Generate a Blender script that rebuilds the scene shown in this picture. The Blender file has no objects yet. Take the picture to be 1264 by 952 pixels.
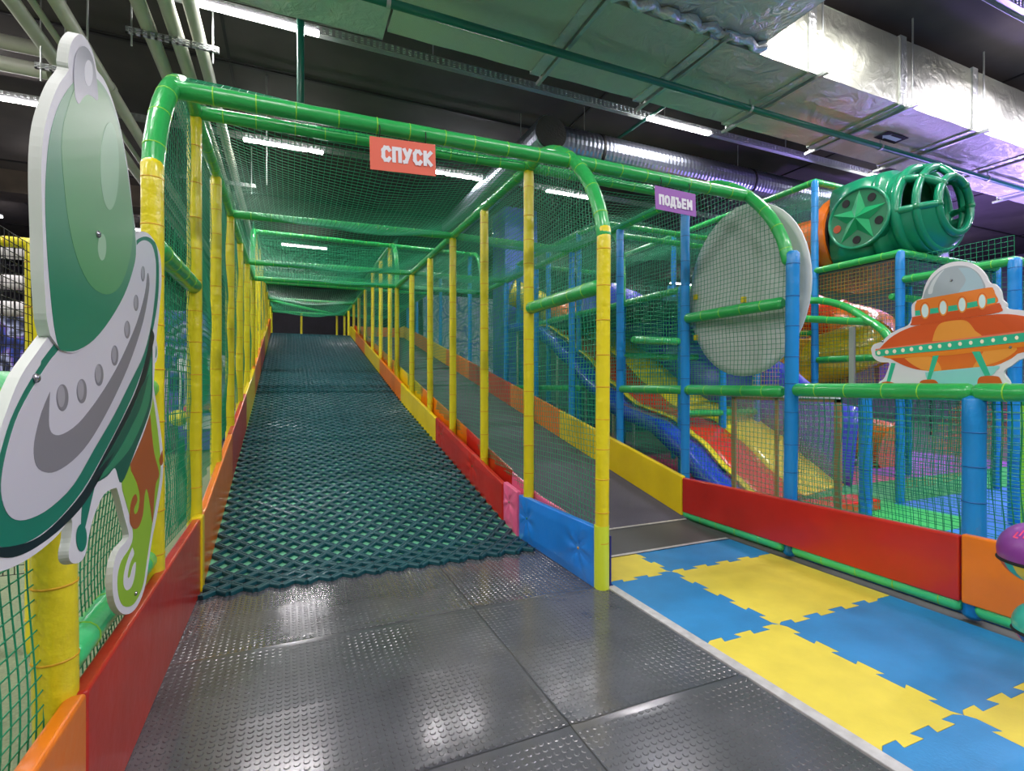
import bpy, bmesh, math, random
from mathutils import Vector, Matrix
random.seed(7)
sc = bpy.context.scene
COL = sc.collection
PI = math.pi
U = 1.53                       # eye height in metres; the module most sizes were measured in
AZ = math.atan(275/632)        # the camera looks this far to the right of the ramp direction (+Y)
SA, CA = math.sin(AZ), math.cos(AZ)

# ------------------------------------------------------------------ camera
cam_d = bpy.data.cameras.new('camera'); cam = bpy.data.objects.new('camera', cam_d); COL.objects.link(cam)
cam.location = (0, 0, U); cam.rotation_euler = (PI/2, 0, -AZ)
cam_d.sensor_width = 36; cam_d.lens = 18; cam_d.shift_y = -2/1264; cam_d.clip_start = .02
sc.camera = cam
sc.view_settings.view_transform = 'Standard'; sc.view_settings.look = 'None'
sc.view_settings.gamma = 1; sc.view_settings.use_curve_mapping = False
sc.view_settings.exposure = 1.2
# ------------------------------------------------------------------ world
w = bpy.data.worlds.new('world'); sc.world = w; w.use_nodes = True
w.node_tree.nodes['Background'].inputs[0].default_value = (.85, .93, 1, 1)
w.node_tree.nodes['Background'].inputs[1].default_value = .35
LAMP_W = 40                    # watts of each ceiling lamp
LAMP_Z = 6.30

# ------------------------------------------------------------------ materials
def rgb(h):
    h = h.lstrip('#'); v = [int(h[i:i+2], 16)/255 for i in (0, 2, 4)]
    return tuple((c/12.92 if c <= .04045 else ((c+.055)/1.055)**2.4) for c in v) + (1,)
MATS = {}
def mat(name, col, rough=.5, metal=0, bump=None, var=0, vscale=3, emit=None, spec=None, alpha=None, coat=0):
    if name in MATS: return MATS[name]
    m = bpy.data.materials.new(name); m.use_nodes = True; nt = m.node_tree; b = nt.nodes['Principled BSDF']
    c = rgb(col) if isinstance(col, str) else tuple(col)+(1,)
    b.inputs['Base Color'].default_value = c; b.inputs['Roughness'].default_value = rough; b.inputs['Metallic'].default_value = metal
    if coat: b.inputs['Coat Weight'].default_value = coat; b.inputs['Coat Roughness'].default_value = .12
    if spec is not None: b.inputs['Specular IOR Level'].default_value = spec
    tc = nt.nodes.new('ShaderNodeTexCoord')
    if var:
        n = nt.nodes.new('ShaderNodeTexNoise'); n.inputs['Scale'].default_value = vscale; n.inputs['Detail'].default_value = 6
        nt.links.new(tc.outputs['Object'], n.inputs['Vector'])
        mx = nt.nodes.new('ShaderNodeMix'); mx.data_type = 'RGBA'
        mx.inputs[6].default_value = tuple(min(1, x*(1-var)) for x in c[:3])+(1,); mx.inputs[7].default_value = tuple(min(1, x*(1+var)) for x in c[:3])+(1,)
        mr = nt.nodes.new('ShaderNodeMapRange'); mr.inputs[1].default_value = .3; mr.inputs[2].default_value = .7
        nt.links.new(n.outputs[0], mr.inputs[0]); nt.links.new(mr.outputs[0], mx.inputs[0]); nt.links.new(mx.outputs[2], b.inputs['Base Color'])
    if bump:
        n2 = nt.nodes.new('ShaderNodeTexNoise'); n2.inputs['Scale'].default_value = bump[0]; n2.inputs['Detail'].default_value = 4
        nt.links.new(tc.outputs['Object'], n2.inputs['Vector'])
        bp = nt.nodes.new('ShaderNodeBump'); bp.inputs['Strength'].default_value = bump[1]; bp.inputs['Distance'].default_value = bump[2] if len(bump) > 2 else .02
        nt.links.new(n2.outputs[0], bp.inputs['Height']); nt.links.new(bp.outputs[0], b.inputs['Normal'])
    if emit: b.inputs['Emission Color'].default_value = c; b.inputs['Emission Strength'].default_value = emit
    if alpha is not None: b.inputs['Alpha'].default_value = alpha
    MATS[name] = m; return m
VB = (9, .35, .03)
M_green = mat('vinyl_green', '#2fb257', .28, bump=VB, coat=.4)
M_lgreen = mat('vinyl_light_green', '#46d884', .28, bump=VB, coat=.4)
M_yellow = mat('vinyl_yellow', '#e8da20', .3, bump=(11, .5, .03), coat=.4)
M_blue = mat('vinyl_blue', '#1c8ed8', .3, bump=VB, coat=.3)
M_seam_g = mat('seam_yellow_green', '#8fd83a', .5)
M_seam_y = mat('seam_amber', '#d9a714', .5)
M_seam_b = mat('seam_navy', '#1463a8', .5)
M_red = mat('foam_red', '#c4281a', .28, bump=(5, .25, .03), var=.12, vscale=2, coat=.3)
M_orange = mat('foam_orange', '#ee7d12', .28, bump=(5, .25, .03), var=.1, vscale=2, coat=.3)
M_pyel = mat('foam_yellow', '#f2d613', .3, bump=(5, .25, .03), var=.07, vscale=2, coat=.3)
M_pblue = mat('foam_blue', '#1f86e6', .3, bump=(5, .2, .03), coat=.3)
M_pink = mat('foam_pink', '#f26d97', .3, bump=(5, .2, .03), coat=.3)
M_navy = mat('foam_navy', '#232c86', .35)
M_net = mat('net_green', '#149466', .45)
M_net2 = mat('net_green_bright', '#2aa06e', .4)
M_nety = mat('net_yellow', '#e8b81e', .5)
M_neto = mat('net_orange', '#e8661c', .5)
M_netk = mat('net_black', '#15161a', .6)
M_zinc = mat('zinc', '#c2c8c4', .35, .8, bump=(40, .1))
M_pipe = mat('grey_pipe', '#b3b6a6', .45, 0, var=.08)
M_dgreen = mat('sprinkler_green', '#0d6e58', .35, coat=.3)
M_rubber = mat('rubber_black', '#505257', .22, bump=(60, .1, .005), var=.2, vscale=2.5, coat=.5)
M_whitebar = mat('aluminium_strip', '#c9c9c9', .4, .3, var=.15, vscale=20)
M_concrete = mat('dark_concrete', '#403c39', .85, bump=(3, .3), var=.25, vscale=1.2)
M_black = mat('black', '#101012', .6)
M_white = mat('board_white', '#e8e8ee', .45)
M_edge = mat('board_edge', '#c9cfc8', .6)
M_plexi = mat('plexi_panel', '#d9b8b0', .12, alpha=.28)
M_bolt = mat('bolt_steel', '#a9a9ae', .25, .9)
M_carpetg = mat('ramp_carpet', '#5c5a66', .85, bump=(160, .8, .01), var=.18, vscale=140)
M_rampbase = mat('ramp_base_green', '#6fc49a', .6, var=.15, vscale=2)
M_lattice = mat('lattice_rubber', '#0a4f58', .5, bump=(50, .2, .01), var=.12, vscale=4, coat=.15)

# ------------------------------------------------------------------ mesh builder
class MB:
    def __init__(s): s.v = []; s.f = []; s.m = []; s.s = []
    def add(s, vs, fs, mi=0, sm=False):
        o = len(s.v); s.v += [tuple(p) for p in vs]
        for f in fs: s.f.append(tuple(i+o for i in f)); s.m.append(mi); s.s.append(sm)
        return s
    def box(s, a, b, mi=0):
        x0, y0, z0 = a; x1, y1, z1 = b
        return s.add([(x0,y0,z0),(x1,y0,z0),(x1,y1,z0),(x0,y1,z0),(x0,y0,z1),(x1,y0,z1),(x1,y1,z1),(x0,y1,z1)],
                     [(0,3,2,1),(4,5,6,7),(0,1,5,4),(1,2,6,5),(2,3,7,6),(3,0,4,7)], mi)
    def hexa(s, p, mi=0):
        return s.add(p, [(0,3,2,1),(4,5,6,7),(0,1,5,4),(1,2,6,5),(2,3,7,6),(3,0,4,7)], mi)
    def tube(s, pts, r, n=12, mi=0, cap=True, sm=True, closed=False):
        pts = [Vector(p) for p in pts]; k = len(pts)
        if k < 2: return s
        rs = r if isinstance(r, (list, tuple)) else [r]*k
        up = None; rings = []
        for i, p in enumerate(pts):
            if closed: t = pts[(i+1) % k]-pts[i-1]
            else: t = pts[min(i+1, k-1)]-pts[max(i-1, 0)]
            if t.length < 1e-9: t = Vector((0, 0, 1))
            t.normalize()
            if up is None:
                up = Vector((0,0,1)) if abs(t.z) < .9 else Vector((1,0,0))
            a = up-t*up.dot(t)
            if a.length < 1e-6: a = Vector((0,1,0)).cross(t)
            a.normalize(); up = a; b = t.cross(a)
            rings.append([p+(a*math.cos(2*PI*j/n)+b*math.sin(2*PI*j/n))*rs[i] for j in range(n)])
        vs = [q for rr in rings for q in rr]; fs = []
        for i in range(k if closed else k-1):
            i2 = (i+1) % k
            for j in range(n):
                fs.append((i*n+j, i*n+(j+1) % n, i2*n+(j+1) % n, i2*n+j))
        s.add(vs, fs, mi, sm)
        if cap and not closed:
            s.add(rings[0], [tuple(reversed(range(n)))], mi); s.add(rings[-1], [tuple(range(n))], mi)
        return s
    def ball(s, c, r, mi=0, nu=12, nv=8, sc_=(1,1,1)):
        vs = []; fs = []
        for i in range(nv+1):
            th = PI*i/nv
            for j in range(nu):
                ph = 2*PI*j/nu
                vs.append((c[0]+r*sc_[0]*math.sin(th)*math.cos(ph), c[1]+r*sc_[1]*math.sin(th)*math.sin(ph), c[2]+r*sc_[2]*math.cos(th)))
        for i in range(nv):
            for j in range(nu): fs.append((i*nu+j, (i+1)*nu+j, (i+1)*nu+(j+1) % nu, i*nu+(j+1) % nu))
        return s.add(vs, fs, mi, True)
    def grid(s, fn, nu, nv, mi=0, sm=True, mf=None):
        vs = [fn(i/nu, j/nv) for i in range(nu+1) for j in range(nv+1)]
        o = len(s.v); s.v += [tuple(p) for p in vs]
        for i in range(nu):
            for j in range(nv):
                a = o+i*(nv+1)+j
                s.f.append((a, a+nv+1, a+nv+2, a+1)); s.m.append(mf((i+.5)/nu, (j+.5)/nv) if mf else mi); s.s.append(sm)
        return s
    def build(s, name, mats, parent=None, bevel=0, seg=2, origin=None, solid=0):
        me = bpy.data.meshes.new(name)
        if not isinstance(mats, (list, tuple)): mats = [mats]
        vs = s.v
        if origin is not None: vs = [(x-origin[0], y-origin[1], z-origin[2]) for x, y, z in vs]
        me.from_pydata(vs, [], s.f)
        for m in mats: me.materials.append(m)
        me.polygons.foreach_set('material_index', s.m); me.polygons.foreach_set('use_smooth', s.s); me.update()
        o = bpy.data.objects.new(name, me); COL.objects.link(o)
        if origin is not None: o.location = origin
        if parent is not None: o.parent = parent; 
        if parent is not None and origin is None: o.location = -parent.location if parent.parent is None else o.location
        if parent is not None and origin is not None: o.location = Vector(origin)-parent.location
        if bevel:
            b = o.modifiers.new('bevel', 'BEVEL'); b.width = bevel; b.segments = seg; b.limit_method = 'ANGLE'; b.angle_limit = .6
        if solid:
            b = o.modifiers.new('solid', 'SOLIDIFY'); b.thickness = solid; b.offset = 0
        return o
def tag(o, label=None, cat=None, group=None, kind=None):
    if label: o['label'] = label
    if cat: o['category'] = cat
    if group: o['group'] = group
    if kind: o['kind'] = kind
    return o
def thing(name, label, cat, loc=(0,0,0), group=None):
    o = bpy.data.objects.new(name, None); COL.objects.link(o); o.location = loc; o.empty_display_size = .1
    return tag(o, label, cat, group)
def smooth(pts, n=6):
    P = [Vector(p) for p in pts]; out = []
    for i in range(len(P)-1):
        a = P[max(i-1, 0)]; b = P[i]; c = P[i+1]; d = P[min(i+2, len(P)-1)]
        for k in range(n):
            t = k/n
            out.append(.5*((2*b)+(c-a)*t+(2*a-5*b+4*c-d)*t*t+(3*b-a-3*c+d)*t**3))
    out.append(P[-1]); return out
def pad_pipe(mb, pts, r=.052, pitch=.26, n=14, end=True):
    """foam-padded pipe: tube with rounded ends plus raised welts (material 1)"""
    pts = [Vector(p) for p in pts]
    L = [0]
    for a, b in zip(pts, pts[1:]): L.append(L[-1]+(b-a).length)
    tot = L[-1]
    def at(s_):
        s_ = max(0, min(tot, s_))
        for i in range(len(pts)-1):
            if s_ <= L[i+1]+1e-9:
                t = (s_-L[i])/max(1e-9, L[i+1]-L[i]); return pts[i].lerp(pts[i+1], t)
        return pts[-1]
    step = .13 if len(pts) == 2 else .06
    m = max(2, int(tot/step)); q = [at(tot*i/m) for i in range(m+1)]
    rr = [r*(1+random.uniform(-.025, .025)) for _ in q]
    if end:
        d0 = (q[1]-q[0]).normalized(); d1 = (q[-1]-q[-2]).normalized()
        q = [q[0]-d0*.03, q[0]-d0*.015]+q+[q[-1]+d1*.015, q[-1]+d1*.03]
        rr = [r*.6, r*.9]+rr+[r*.9, r*.6]
    mb.tube(q, rr, n, 0)
    s_ = pitch*random.uniform(.3, .9)
    while s_ < tot-.03:
        c = at(s_); t = (at(s_+.01)-at(s_-.01)).normalized()
        mb.tube([c-t*.004, c-t*.002, c+t*.002, c+t*.004], [r*1.0, r*1.045, r*1.045, r*1.0], n, 1, cap=False)
        s_ += pitch*random.uniform(.85, 1.1)
    return mb
SE = {'g': (M_green, M_seam_g), 'l': (M_lgreen, M_seam_g), 'y': (M_yellow, M_seam_y), 'b': (M_blue, M_seam_b)}
def post(par, x, y, z0, z1, c='y', r=.05, lab=None, name='post', lean=(0, 0)):
    mb = MB(); pad_pipe(mb, [(x, y, z0+.03), (x+lean[0], y+lean[1], z1)], r)
    o = mb.build(name, list(SE[c]), par)
    if lab: o['label'] = lab
    return o
def rail(par, a, b, c='g', r=.048, name='rail', lab=None, bend=None):
    mb = MB(); pad_pipe(mb, smooth(bend) if bend else [a, b], r)
    o = mb.build(name, list(SE[c]), par)
    if lab: o['label'] = lab
    return o
# pixel ray of the photograph -> a point on a world plane (used only to measure outlines)
def ray(px, py):
    d = (px-632)/632; return Vector((SA+d*CA, CA-d*SA, -(py-474)/632))
def onX(px, py, X): r_ = ray(px, py); t = X/r_.x; return Vector((X, r_.y*t, U+r_.z*t))
def onY(px, py, Y): r_ = ray(px, py); t = Y/r_.y; return Vector((r_.x*t, Y, U+r_.z*t))
def onZ(px, py, Z): r_ = ray(px, py); t = (Z-U)/r_.z; return Vector((r_.x*t, r_.y*t, Z))
def atz(px, py, z): return Vector((0, 0, U))+ray(px, py)*z

def net(par, P, us, vs, mat_, ok=None, seg=8, th=.0027, lab=None, name='net'):
    """knotted net: strings at each u in us and each v in vs of the patch P(u,v), 3-sided cords"""
    mb = MB()
    def run(pts):
        if len(pts) > 1: mb.tube(pts, th, 3, 0, cap=False)
    nsv = max(seg, 1)
    v0, v1 = vs[0], vs[-1]; u0, u1 = us[0], us[-1]
    def walk(f, a, b):
        cur = []
        m = nsv*(4 if ok else 1)
        for i in range(m+1):
            t = a+(b-a)*i/m; u, v = f(t)
            if ok is None or ok(u, v): cur.append(P(u, v))
            else: run(cur); cur = []
        run(cur)
    for u in us: walk(lambda t: (u, t), v0, v1)
    for v in vs: walk(lambda t: (t, v), u0, u1)
    o = mb.build(name, mat_, par); o['kind'] = 'stuff'
    if lab: o['label'] = lab
    return o
def rng(a, b, st=.045):
    n = max(1, int(round(abs(b-a)/st))); return [a+(b-a)*i/n for i in range(n+1)]
def wig(a, b, k=1.): return .012*k*math.sin(3.1*a+1.3*math.sin(2.3*b))+.008*k*math.sin(7.3*b+a*2)

# ------------------------------------------------------------------ measured layout
XL, XD, XR = -.43*U, 1.40*U, 2.675*U
FR = [2.95*U, 3.76*U, 4.6*U, 5.44*U, 6.34*U, 7.3*U]
HI = [7.85*U, 8.7*U, 9.6*U]
LO = [10.6*U, 11.6*U, 12.6*U, 13.7*U, 14.8*U]
ZT = 2.38*U
ZTL = 2.345*U
YF = 2.12*U
YE = 12.8*U
def zl(y):
    y /= U
    if y < 3.0: return 0
    if y < 6.5: return .2*(y-3.0)*U
    return (.7+.228*(min(y, 12.8)-6.5))*U
def zr(y):
    y /= U
    if y < 2.47: return 0
    if y < 2.87: return .035*(y-2.47)/.4*U
    return (.035+.214*(min(y, 12.8)-2.87))*U
def zmax(y): return max(zl(y), zr(y))

# ================================================================== SETTING
HX0, HX1, HY0, HY1, HZ = -11, 27, -9, 32, 6.75
fl = MB().box((HX0, HY0, -.12), (HX1, HY1, -.02)).build('floor', mat('hall_floor', '#56584f', .6, var=.1, vscale=1.5)); tag(fl, kind='structure')
cl = MB().box((HX0, HY0, HZ), (HX1, HY1, HZ+.2)).build('ceiling', M_concrete); tag(cl, kind='structure')
wm = mat('hall_wall', '#6f6c78', .8, var=.15)
for nm, a, b, m in (('wall_left', (HX0-.2, HY0, -.02), (HX0, HY1, HZ), None), ('wall_right', (HX1, HY0, -.02), (HX1+.2, HY1, HZ), None),
                 ('wall_back', (HX0, HY1, -.02), (HX1, HY1+.2, HZ), None), ('wall_front', (HX0, HY0-.2, -.02), (HX1, HY0, HZ), None)):
    o = MB().box(a, b).build(nm, wm); tag(o, kind='structure')
# ceiling slab joints and beams
mj = MB()
for y in (3.2, 9.4, 15.6, 21.8, 28): mj.box((HX0, y, HZ-.03), (HX1, y+.05, HZ+.01))
for x in (-7, -.9, 5.2, 11.3, 17.4, 23.5): mj.box((x, HY0, HZ-.02), (x+.04, HY1, HZ+.01))
o = mj.build('trim_1', mat('joint_black', '#0c0c0d', .7), cl); tag(o, 'black cable and joint strips under the slab')
bm_ = MB().box((HX0, 16.3, HZ-.55), (-2.2, 17.1, HZ)).build('trim_2', mat('brown_beam', '#4a4238', .85, var=.2)); tag(bm_, kind='structure')
# carpet outside the netting on the left
o = MB().box((HX0, HY0, -.02), (XL-.09, 13.2, -.004)).build('trim_3', mat('outer_carpet', '#7b8a68', .9, bump=(120, .5, .01), var=.16, vscale=60)); tag(o, kind='structure')
# painted walls, far left
def graffiti(name, cols, sc_=.5):
    m = bpy.data.materials.new(name); m.use_nodes = True; nt = m.node_tree; b = nt.nodes['Principled BSDF']
    tc = nt.nodes.new('ShaderNodeTexCoord'); wv = nt.nodes.new('ShaderNodeTexWave'); wv.wave_type = 'RINGS'
    wv.inputs['Scale'].default_value = sc_; wv.inputs['Distortion'].default_value = 14; wv.inputs['Detail'].default_value = 3
    cr = nt.nodes.new('ShaderNodeValToRGB'); e = cr.color_ramp.elements
    e[0].color = rgb(cols[0]); e[1].color = rgb(cols[-1])
    for i, c in enumerate(cols[1:-1]): x = e.new((i+1)/(len(cols)-1)); x.color = rgb(c)
    nt.links.new(tc.outputs['Object'], wv.inputs['Vector']); nt.links.new(wv.outputs[0], cr.inputs[0]); nt.links.new(cr.outputs[0], b.inputs['Base Color'])
    b.inputs['Roughness'].default_value = .6; return m
Mgr = graffiti('painted_mural', ['#1b2454', '#3d57b8', '#7b58b0', '#b9c3e6', '#222a4a'], .6)
o = MB().box((-10.9, 6, 0), (-10.8, 24, 3.6)).build('mural', Mgr); tag(o, 'blue and purple swirling mural on the far left wall', 'mural')

# ---- puzzle tiles, children of the floor
M_ty = mat('eva_yellow', '#dccb48', .5, bump=(70, .25, .004), var=.07, vscale=5)
M_tb = mat('eva_blue', '#2a84be', .45, bump=(70, .3, .004), var=.13, vscale=3)
X0, X1, X2, X3 = 1.475*U, 1.865*U, 2.51*U, 2.60*U
GY = [.23*U, .873*U, 1.505*U, 2.158*U, 2.465*U]
def jag(a, b, nt_=8, d=.022):
    """dovetail toothed line from a to b (2D)"""
    a = Vector(a); b = Vector(b); L = (b-a).length; t = (b-a)/L; n = Vector((-t.y, t.x)); out = [a]; w_ = L/nt_
    for i in range(nt_):
        s = 1 if i % 2 == 0 else -1
        s0, s1 = i*w_, (i+1)*w_
        e = w_*.08
        out += [a+t*(s0+(e if i else e*4)*(-1 if i else 1))+n*(s*d), a+t*(s1+(e if i < nt_-1 else -e*4))+n*(s*d)]
    out.append(b); return out
def poly_slab(mb, pts, z0, z1, mi=0):
    n = len(pts)
    from mathutils.geometry import tessellate_polygon
    vs = [(p[0], p[1], z1) for p in pts]+[(p[0], p[1], z0) for p in pts]
    tr = [tuple(t) for t in tessellate_polygon([[Vector((p[0], p[1], 0)) for p in pts]])]
    def up(t):
        a, b, c = (Vector(pts[i]) for i in t); return t if (b-a).cross(c-a) > 0 else t[::-1]
    fs = [up(t) for t in tr]+[(i, i+n, (i+1) % n+n, (i+1) % n) for i in range(n)]
    return mb.add(vs, fs, mi)
def edge(a, b, toothed, frac=1):
    if not toothed: return [Vector(a), Vector(b)]
    return jag(a, b, max(2, int(round(8*frac))))
def tile(xa, xb, ya, yb, m, fx=1, fy=1, tl=True, tr=True, tb=True, tt=True):
    A = edge((xa, ya), (xb, ya), tb, fx); B = edge((xb, ya), (xb, yb), tr, fy)
    C_ = edge((xa, yb), (xb, yb), tt, fx)[::-1]; D = edge((xa, ya), (xa, yb), tl, fy)[::-1]
    pts = A[:-1]+B[:-1]+C_[:-1]+D[:-1]
    c = Vector(((xa+xb)/2, (ya+yb)/2))
    pts = [c+(p-c)*(1-.0012/(p-c).length) for p in pts]
    o = poly_slab(MB(), pts, -.018, .002).build('foam_tile', m, fl)
    return o
for j in range(4):
    ya, yb = GY[j], GY[j+1]; fy = (yb-ya)/(.64*U)
    tile(X0, X1, ya, yb, M_ty if j in (1, 3) else M_tb, .63, fy, tl=False, tb=j > 0, tt=j < 3)
    tile(X1, X2, ya, yb, M_tb if j in (1, 3) else M_ty, 1, fy, tr=False, tb=j > 0, tt=j < 3)
    o = MB().box((X2+.002, ya+.001, -.018), (X3, yb-.001, .001)).build('tile_border', M_tb if j in (1, 3) else M_ty, fl)
for i, (xa, xb) in enumerate(((X0, X1), (X1, X2))):
    MB().box((xa, -.4*U, -.018), (xb-.002, .23*U-.003, .002)).build('foam_tile', M_ty if i == 0 else M_tb, fl)
# aluminium edge strip
o = MB().box((1.425*U, -.6*U, -.018), (1.47*U, 2.115*U, .012)).build('trim_4', M_whitebar, bevel=.004); tag(o, kind='structure')

# ---- black rubber stud mats
def und(x, y):
    z = .003*math.sin(2.2*x+1.1)*math.sin(1.7*y)
    for y0, a in ((1.3*U, .006), (2.15*U, .005), (1.72*U, .003)):
        z += a*math.exp(-((y-y0-.04*math.sin(2*x))/.03)**2)
    z += .004*math.exp(-((x-.75*U)/.03)**2)
    return z+.002
SPX = [-.40*U, .75*U, 1.422*U]; SPY = [.3*U, 1.3*U, 2.15*U, 3.0*U]
posn = {(0,0): 'nearest on the left, by the orange foam pad', (1,0): 'nearest on the right, beside the yellow tiles',
        (0,1): 'middle left, beside the long red foam pad', (1,1): 'on the right, between two other mats, beside the tiles',
        (0,2): 'just below the foot of the lattice ramp on the left', (1,2): 'in front of the blue tufted pad, mirroring its blue'}
for i in range(2):
    for j in range(3):
        xa, xb, ya, yb = SPX[i], SPX[i+1], SPY[j], SPY[j+1]
        if i == 1 and j == 2: xb = 1.385*U
        mb = MB()
        nx, ny = int((xb-xa)/.04), int((yb-ya)/.04)
        g = .002
        mb.grid(lambda u, v: (xa+g+(xb-xa-2*g)*u, ya+g+(yb-ya-2*g)*v, und(xa+(xb-xa)*u, ya+(yb-ya)*v)+.001), nx, ny)
        o = mb.build('rubber_mat', M_rubber); tag(o, 'black glossy studded rubber mat '+posn[(i, j)], 'floor mat', 'studded rubber mats')
        st = MB(); p = .0365; k = 8
        x = xa+.02
        r0 = 0
        while x < xb-.015:
            y = ya+.02
            while y < yb-.015:
                z = und(x, y)+.001; r_ = .0135
                ring = [(x+r_*math.cos(2*PI*q/k), y+r_*math.sin(2*PI*q/k), z) for q in range(k)]
                top = [(x+r_*.8*math.cos(2*PI*q/k), y+r_*.8*math.sin(2*PI*q/k), z+.003) for q in range(k)]
                st.add(ring+top, [(q, (q+1) % k, k+(q+1) % k, k+q) for q in range(k)]+[tuple(range(k, 2*k))], 0)
                y += p
            x += p
        s_ = st.build('studs', M_rubber, o); s_['kind'] = 'stuff'

# ================================================================== RAMPS
RL0, RL1 = -.40*U, 1.385*U
def ramp_mesh(xa, xb, zf, y0, y1, m, name, lab, drop=.12):
    mb = MB(); n = 60
    ys = [y0+(y1-y0)*i/n for i in range(n+1)]
    top = [(x, y, zf(y)) for y in ys for x in (xa, xb)]; bot = [(x, y, zf(y)-drop if zf(y) > drop else -.015) for y in ys for x in (xa, xb)]
    k = len(top); fs = []
    for i in range(n):
        a = 2*i
        fs += [(a, a+1, a+3, a+2), (k+a, k+a+2, k+a+3, k+a+1), (a, a+2, k+a+2, k+a), (a+1, k+a+1, k+a+3, a+3)]
    fs += [(0, k, k+1, 1), (k-2, k-1, 2*k-1, 2*k-2)]
    mb.add(top+bot, fs, 0)
    o = mb.build(name, m); return tag(o, lab, 'ramp')
ramp1 = ramp_mesh(RL0, RL1, lambda y: zl(y)+.004, 3.0*U, YE+1.0, M_rampbase, 'ramp', 'pale green ramp surface showing through the dark lattice mat on the left')
ramp2 = ramp_mesh(1.47*U, 2.62*U, lambda y: zr(y)+.004, 2.86*U, YE+1.0, M_carpetg, 'ramp', 'grey speckled carpet ramp going up on the right behind the yellow posts')
fl_ = MB(); fl_.hexa([(1.47*U,2.47*U,-.015),(2.60*U,2.47*U,-.015),(2.60*U,2.86*U,-.01),(1.47*U,2.86*U,-.01),(1.47*U,2.47*U,.006),(2.60*U,2.47*U,.006),(2.60*U,2.86*U,zr(2.86*U)+.004),(1.47*U,2.86*U,zr(2.86*U)+.004)])
o = fl_.build('rubber_flap', mat('flap_grey', '#4d4f4f', .5, bump=(90, .3, .004))); tag(o, 'short dark grey rubber flap leading from the tiles onto the grey carpet ramp', 'flap')
for y, z in ((2.475*U, .008), (2.85*U, zr(2.85*U)+.006)):
    s_ = MB().box((1.475*U, y-.018, z), (2.59*U, y+.018, z+.004)).build('edge_strip', M_whitebar, o)

# ---- lattice mat (rubber zigzag ribs)
def lattice(y0, y1, x0, x1, nx, cy):
    mb = MB(); dx = (x1-x0)/nx; ny = int((y1-y0)/cy); hw, h = .0205, .030
    prof = [(-1.25, 0), (-1.2, .78), (-.85, 1), (-.25, 1), (-.12, .72), (.12, .72), (.25, 1), (.85, 1), (1.2, .78), (1.25, 0)]
    for i in range(2*nx+1):
        # zigzag strand column i: alternate nodes
        pass
    def node(a, b):   # half-cell indices
        x = x0+dx*a/2; y = y0+cy*b/2
        return Vector((x, y, zl(y)+.006))
    def bar(p, q):
        t = (q-p); L = t.length; t.normalize(); side = t.cross(Vector((0, 0, 1))).normalized()
        vs = []
        for e in (p, q):
            for (s_, z_) in prof: vs.append(e+side*(s_*hw)+Vector((0, 0, z_*h)))
        k = len(prof)
        mb.add(vs, [(j, j+1, k+j+1, k+j) for j in range(k-1)]+[tuple(range(k-1, -1, -1)), tuple(range(k, 2*k))], 0)
    for b in range(2*ny):
        for a in range(2*nx+1):
            if (a+b) % 2 == 0:
                if a < 2*nx: bar(node(a, b), node(a+1, b+1))
                if a > 0: bar(node(a, b), node(a-1, b+1))
    # steel wire stitches at the crossings
    w2 = MB()
    for b in range(0, 2*ny+1):
        for a in range(2*nx+1):
            if (a+b) % 2 == 0 and b < 60:
                n_ = node(a, b); w2.box((n_.x-.017, n_.y-.006, n_.z+h*.9), (n_.x+.017, n_.y+.006, n_.z+h*1.06))
    return mb, w2
lm, lw = lattice(2.74*U, YE+.5, -.375*U, 1.335*U, 15, .185)
lat = lm.build('lattice_mat', M_lattice); tag(lat, 'dark teal rubber lattice mat of diamond cells covering the left ramp', 'mat')
o = lw.build('node_caps', M_lattice, lat); o['kind'] = 'stuff'

# ================================================================== WALL PADS
def pad(xa, xb, ya, yb, zb, zt, m, label, group='padded boards along the ramps and lobby', name='foam_pad', tuft=None, faceX=None, parts=True, cuts=1):
    """board between planes xa..xb following zb(y), zt(y)"""
    mb = MB(); n = 10; g = .002
    ys = [ya+g+(yb-ya-2*g)*i/n for i in range(n+1)]
    vs = []
    for y in ys: vs += [(xa, y, zb(y)), (xb, y, zb(y)), (xb, y, zt(y)), (xa, y, zt(y))]
    fs = [(3, 2, 1, 0), tuple(4*n+q for q in range(4))]
    for i in range(n):
        a = 4*i
        for q in range(4): fs.append((a+q, a+(q+1) % 4, a+4+(q+1) % 4, a+4+q))
    mb.add(vs, fs, 0)
    t = thing(name, label, 'foam pad', ((xa+xb)/2, (ya+yb)/2, zb((ya+yb)/2)), group)
    b = mb.build('board', m, t, bevel=.012, seg=3)
    bpy.context.view_layer.update()
    if tuft:
        side = faceX; X = xa if side < 0 else xb
        pts = [(ya+(yb-ya)*u, v, c) for u, v, c in tuft]
        def fn(u, v):
            y = ya+.014+(yb-ya-.028)*u; z = zb(y)+.012+(zt(y)-zb(y)-.024)*v
            d = .012*min(1, 6*min(u, 1-u, v, 1-v))
            for (py, pv, c) in pts:
                pz = zb(py)+(zt(py)-zb(py))*pv; rr = math.hypot(y-py, z-pz); an = math.atan2(z-pz, y-py)
                d -= .026*math.exp(-(rr/.07)**1.2)
                d += .009*math.cos(6*an+1.2)*math.exp(-((rr-.07)/.11)**2)
                d -= .006*math.exp(-((an+2.0)/.07)**2)*math.exp(-rr/.35)+.005*math.exp(-((an-2.2)/.06)**2)*math.exp(-rr/.2)
            return (X+side*(d+.0015), y, z)
        g_ = MB().grid(fn, 60, 34); g_.build('cover', m, t)
        for (py, pv, c) in pts:
            pz = zb(py)+(zt(py)-zb(py))*pv
            MB().ball((X+side*(-.002), py, pz), .012, sc_=(.8, 1, 1)).build('button', {'y': mat('button_yellow', '#e8a92a', .3), 'g': mat('button_green', '#1f7a3c', .3)}[c], t)
    return t
H = .355*U
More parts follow.
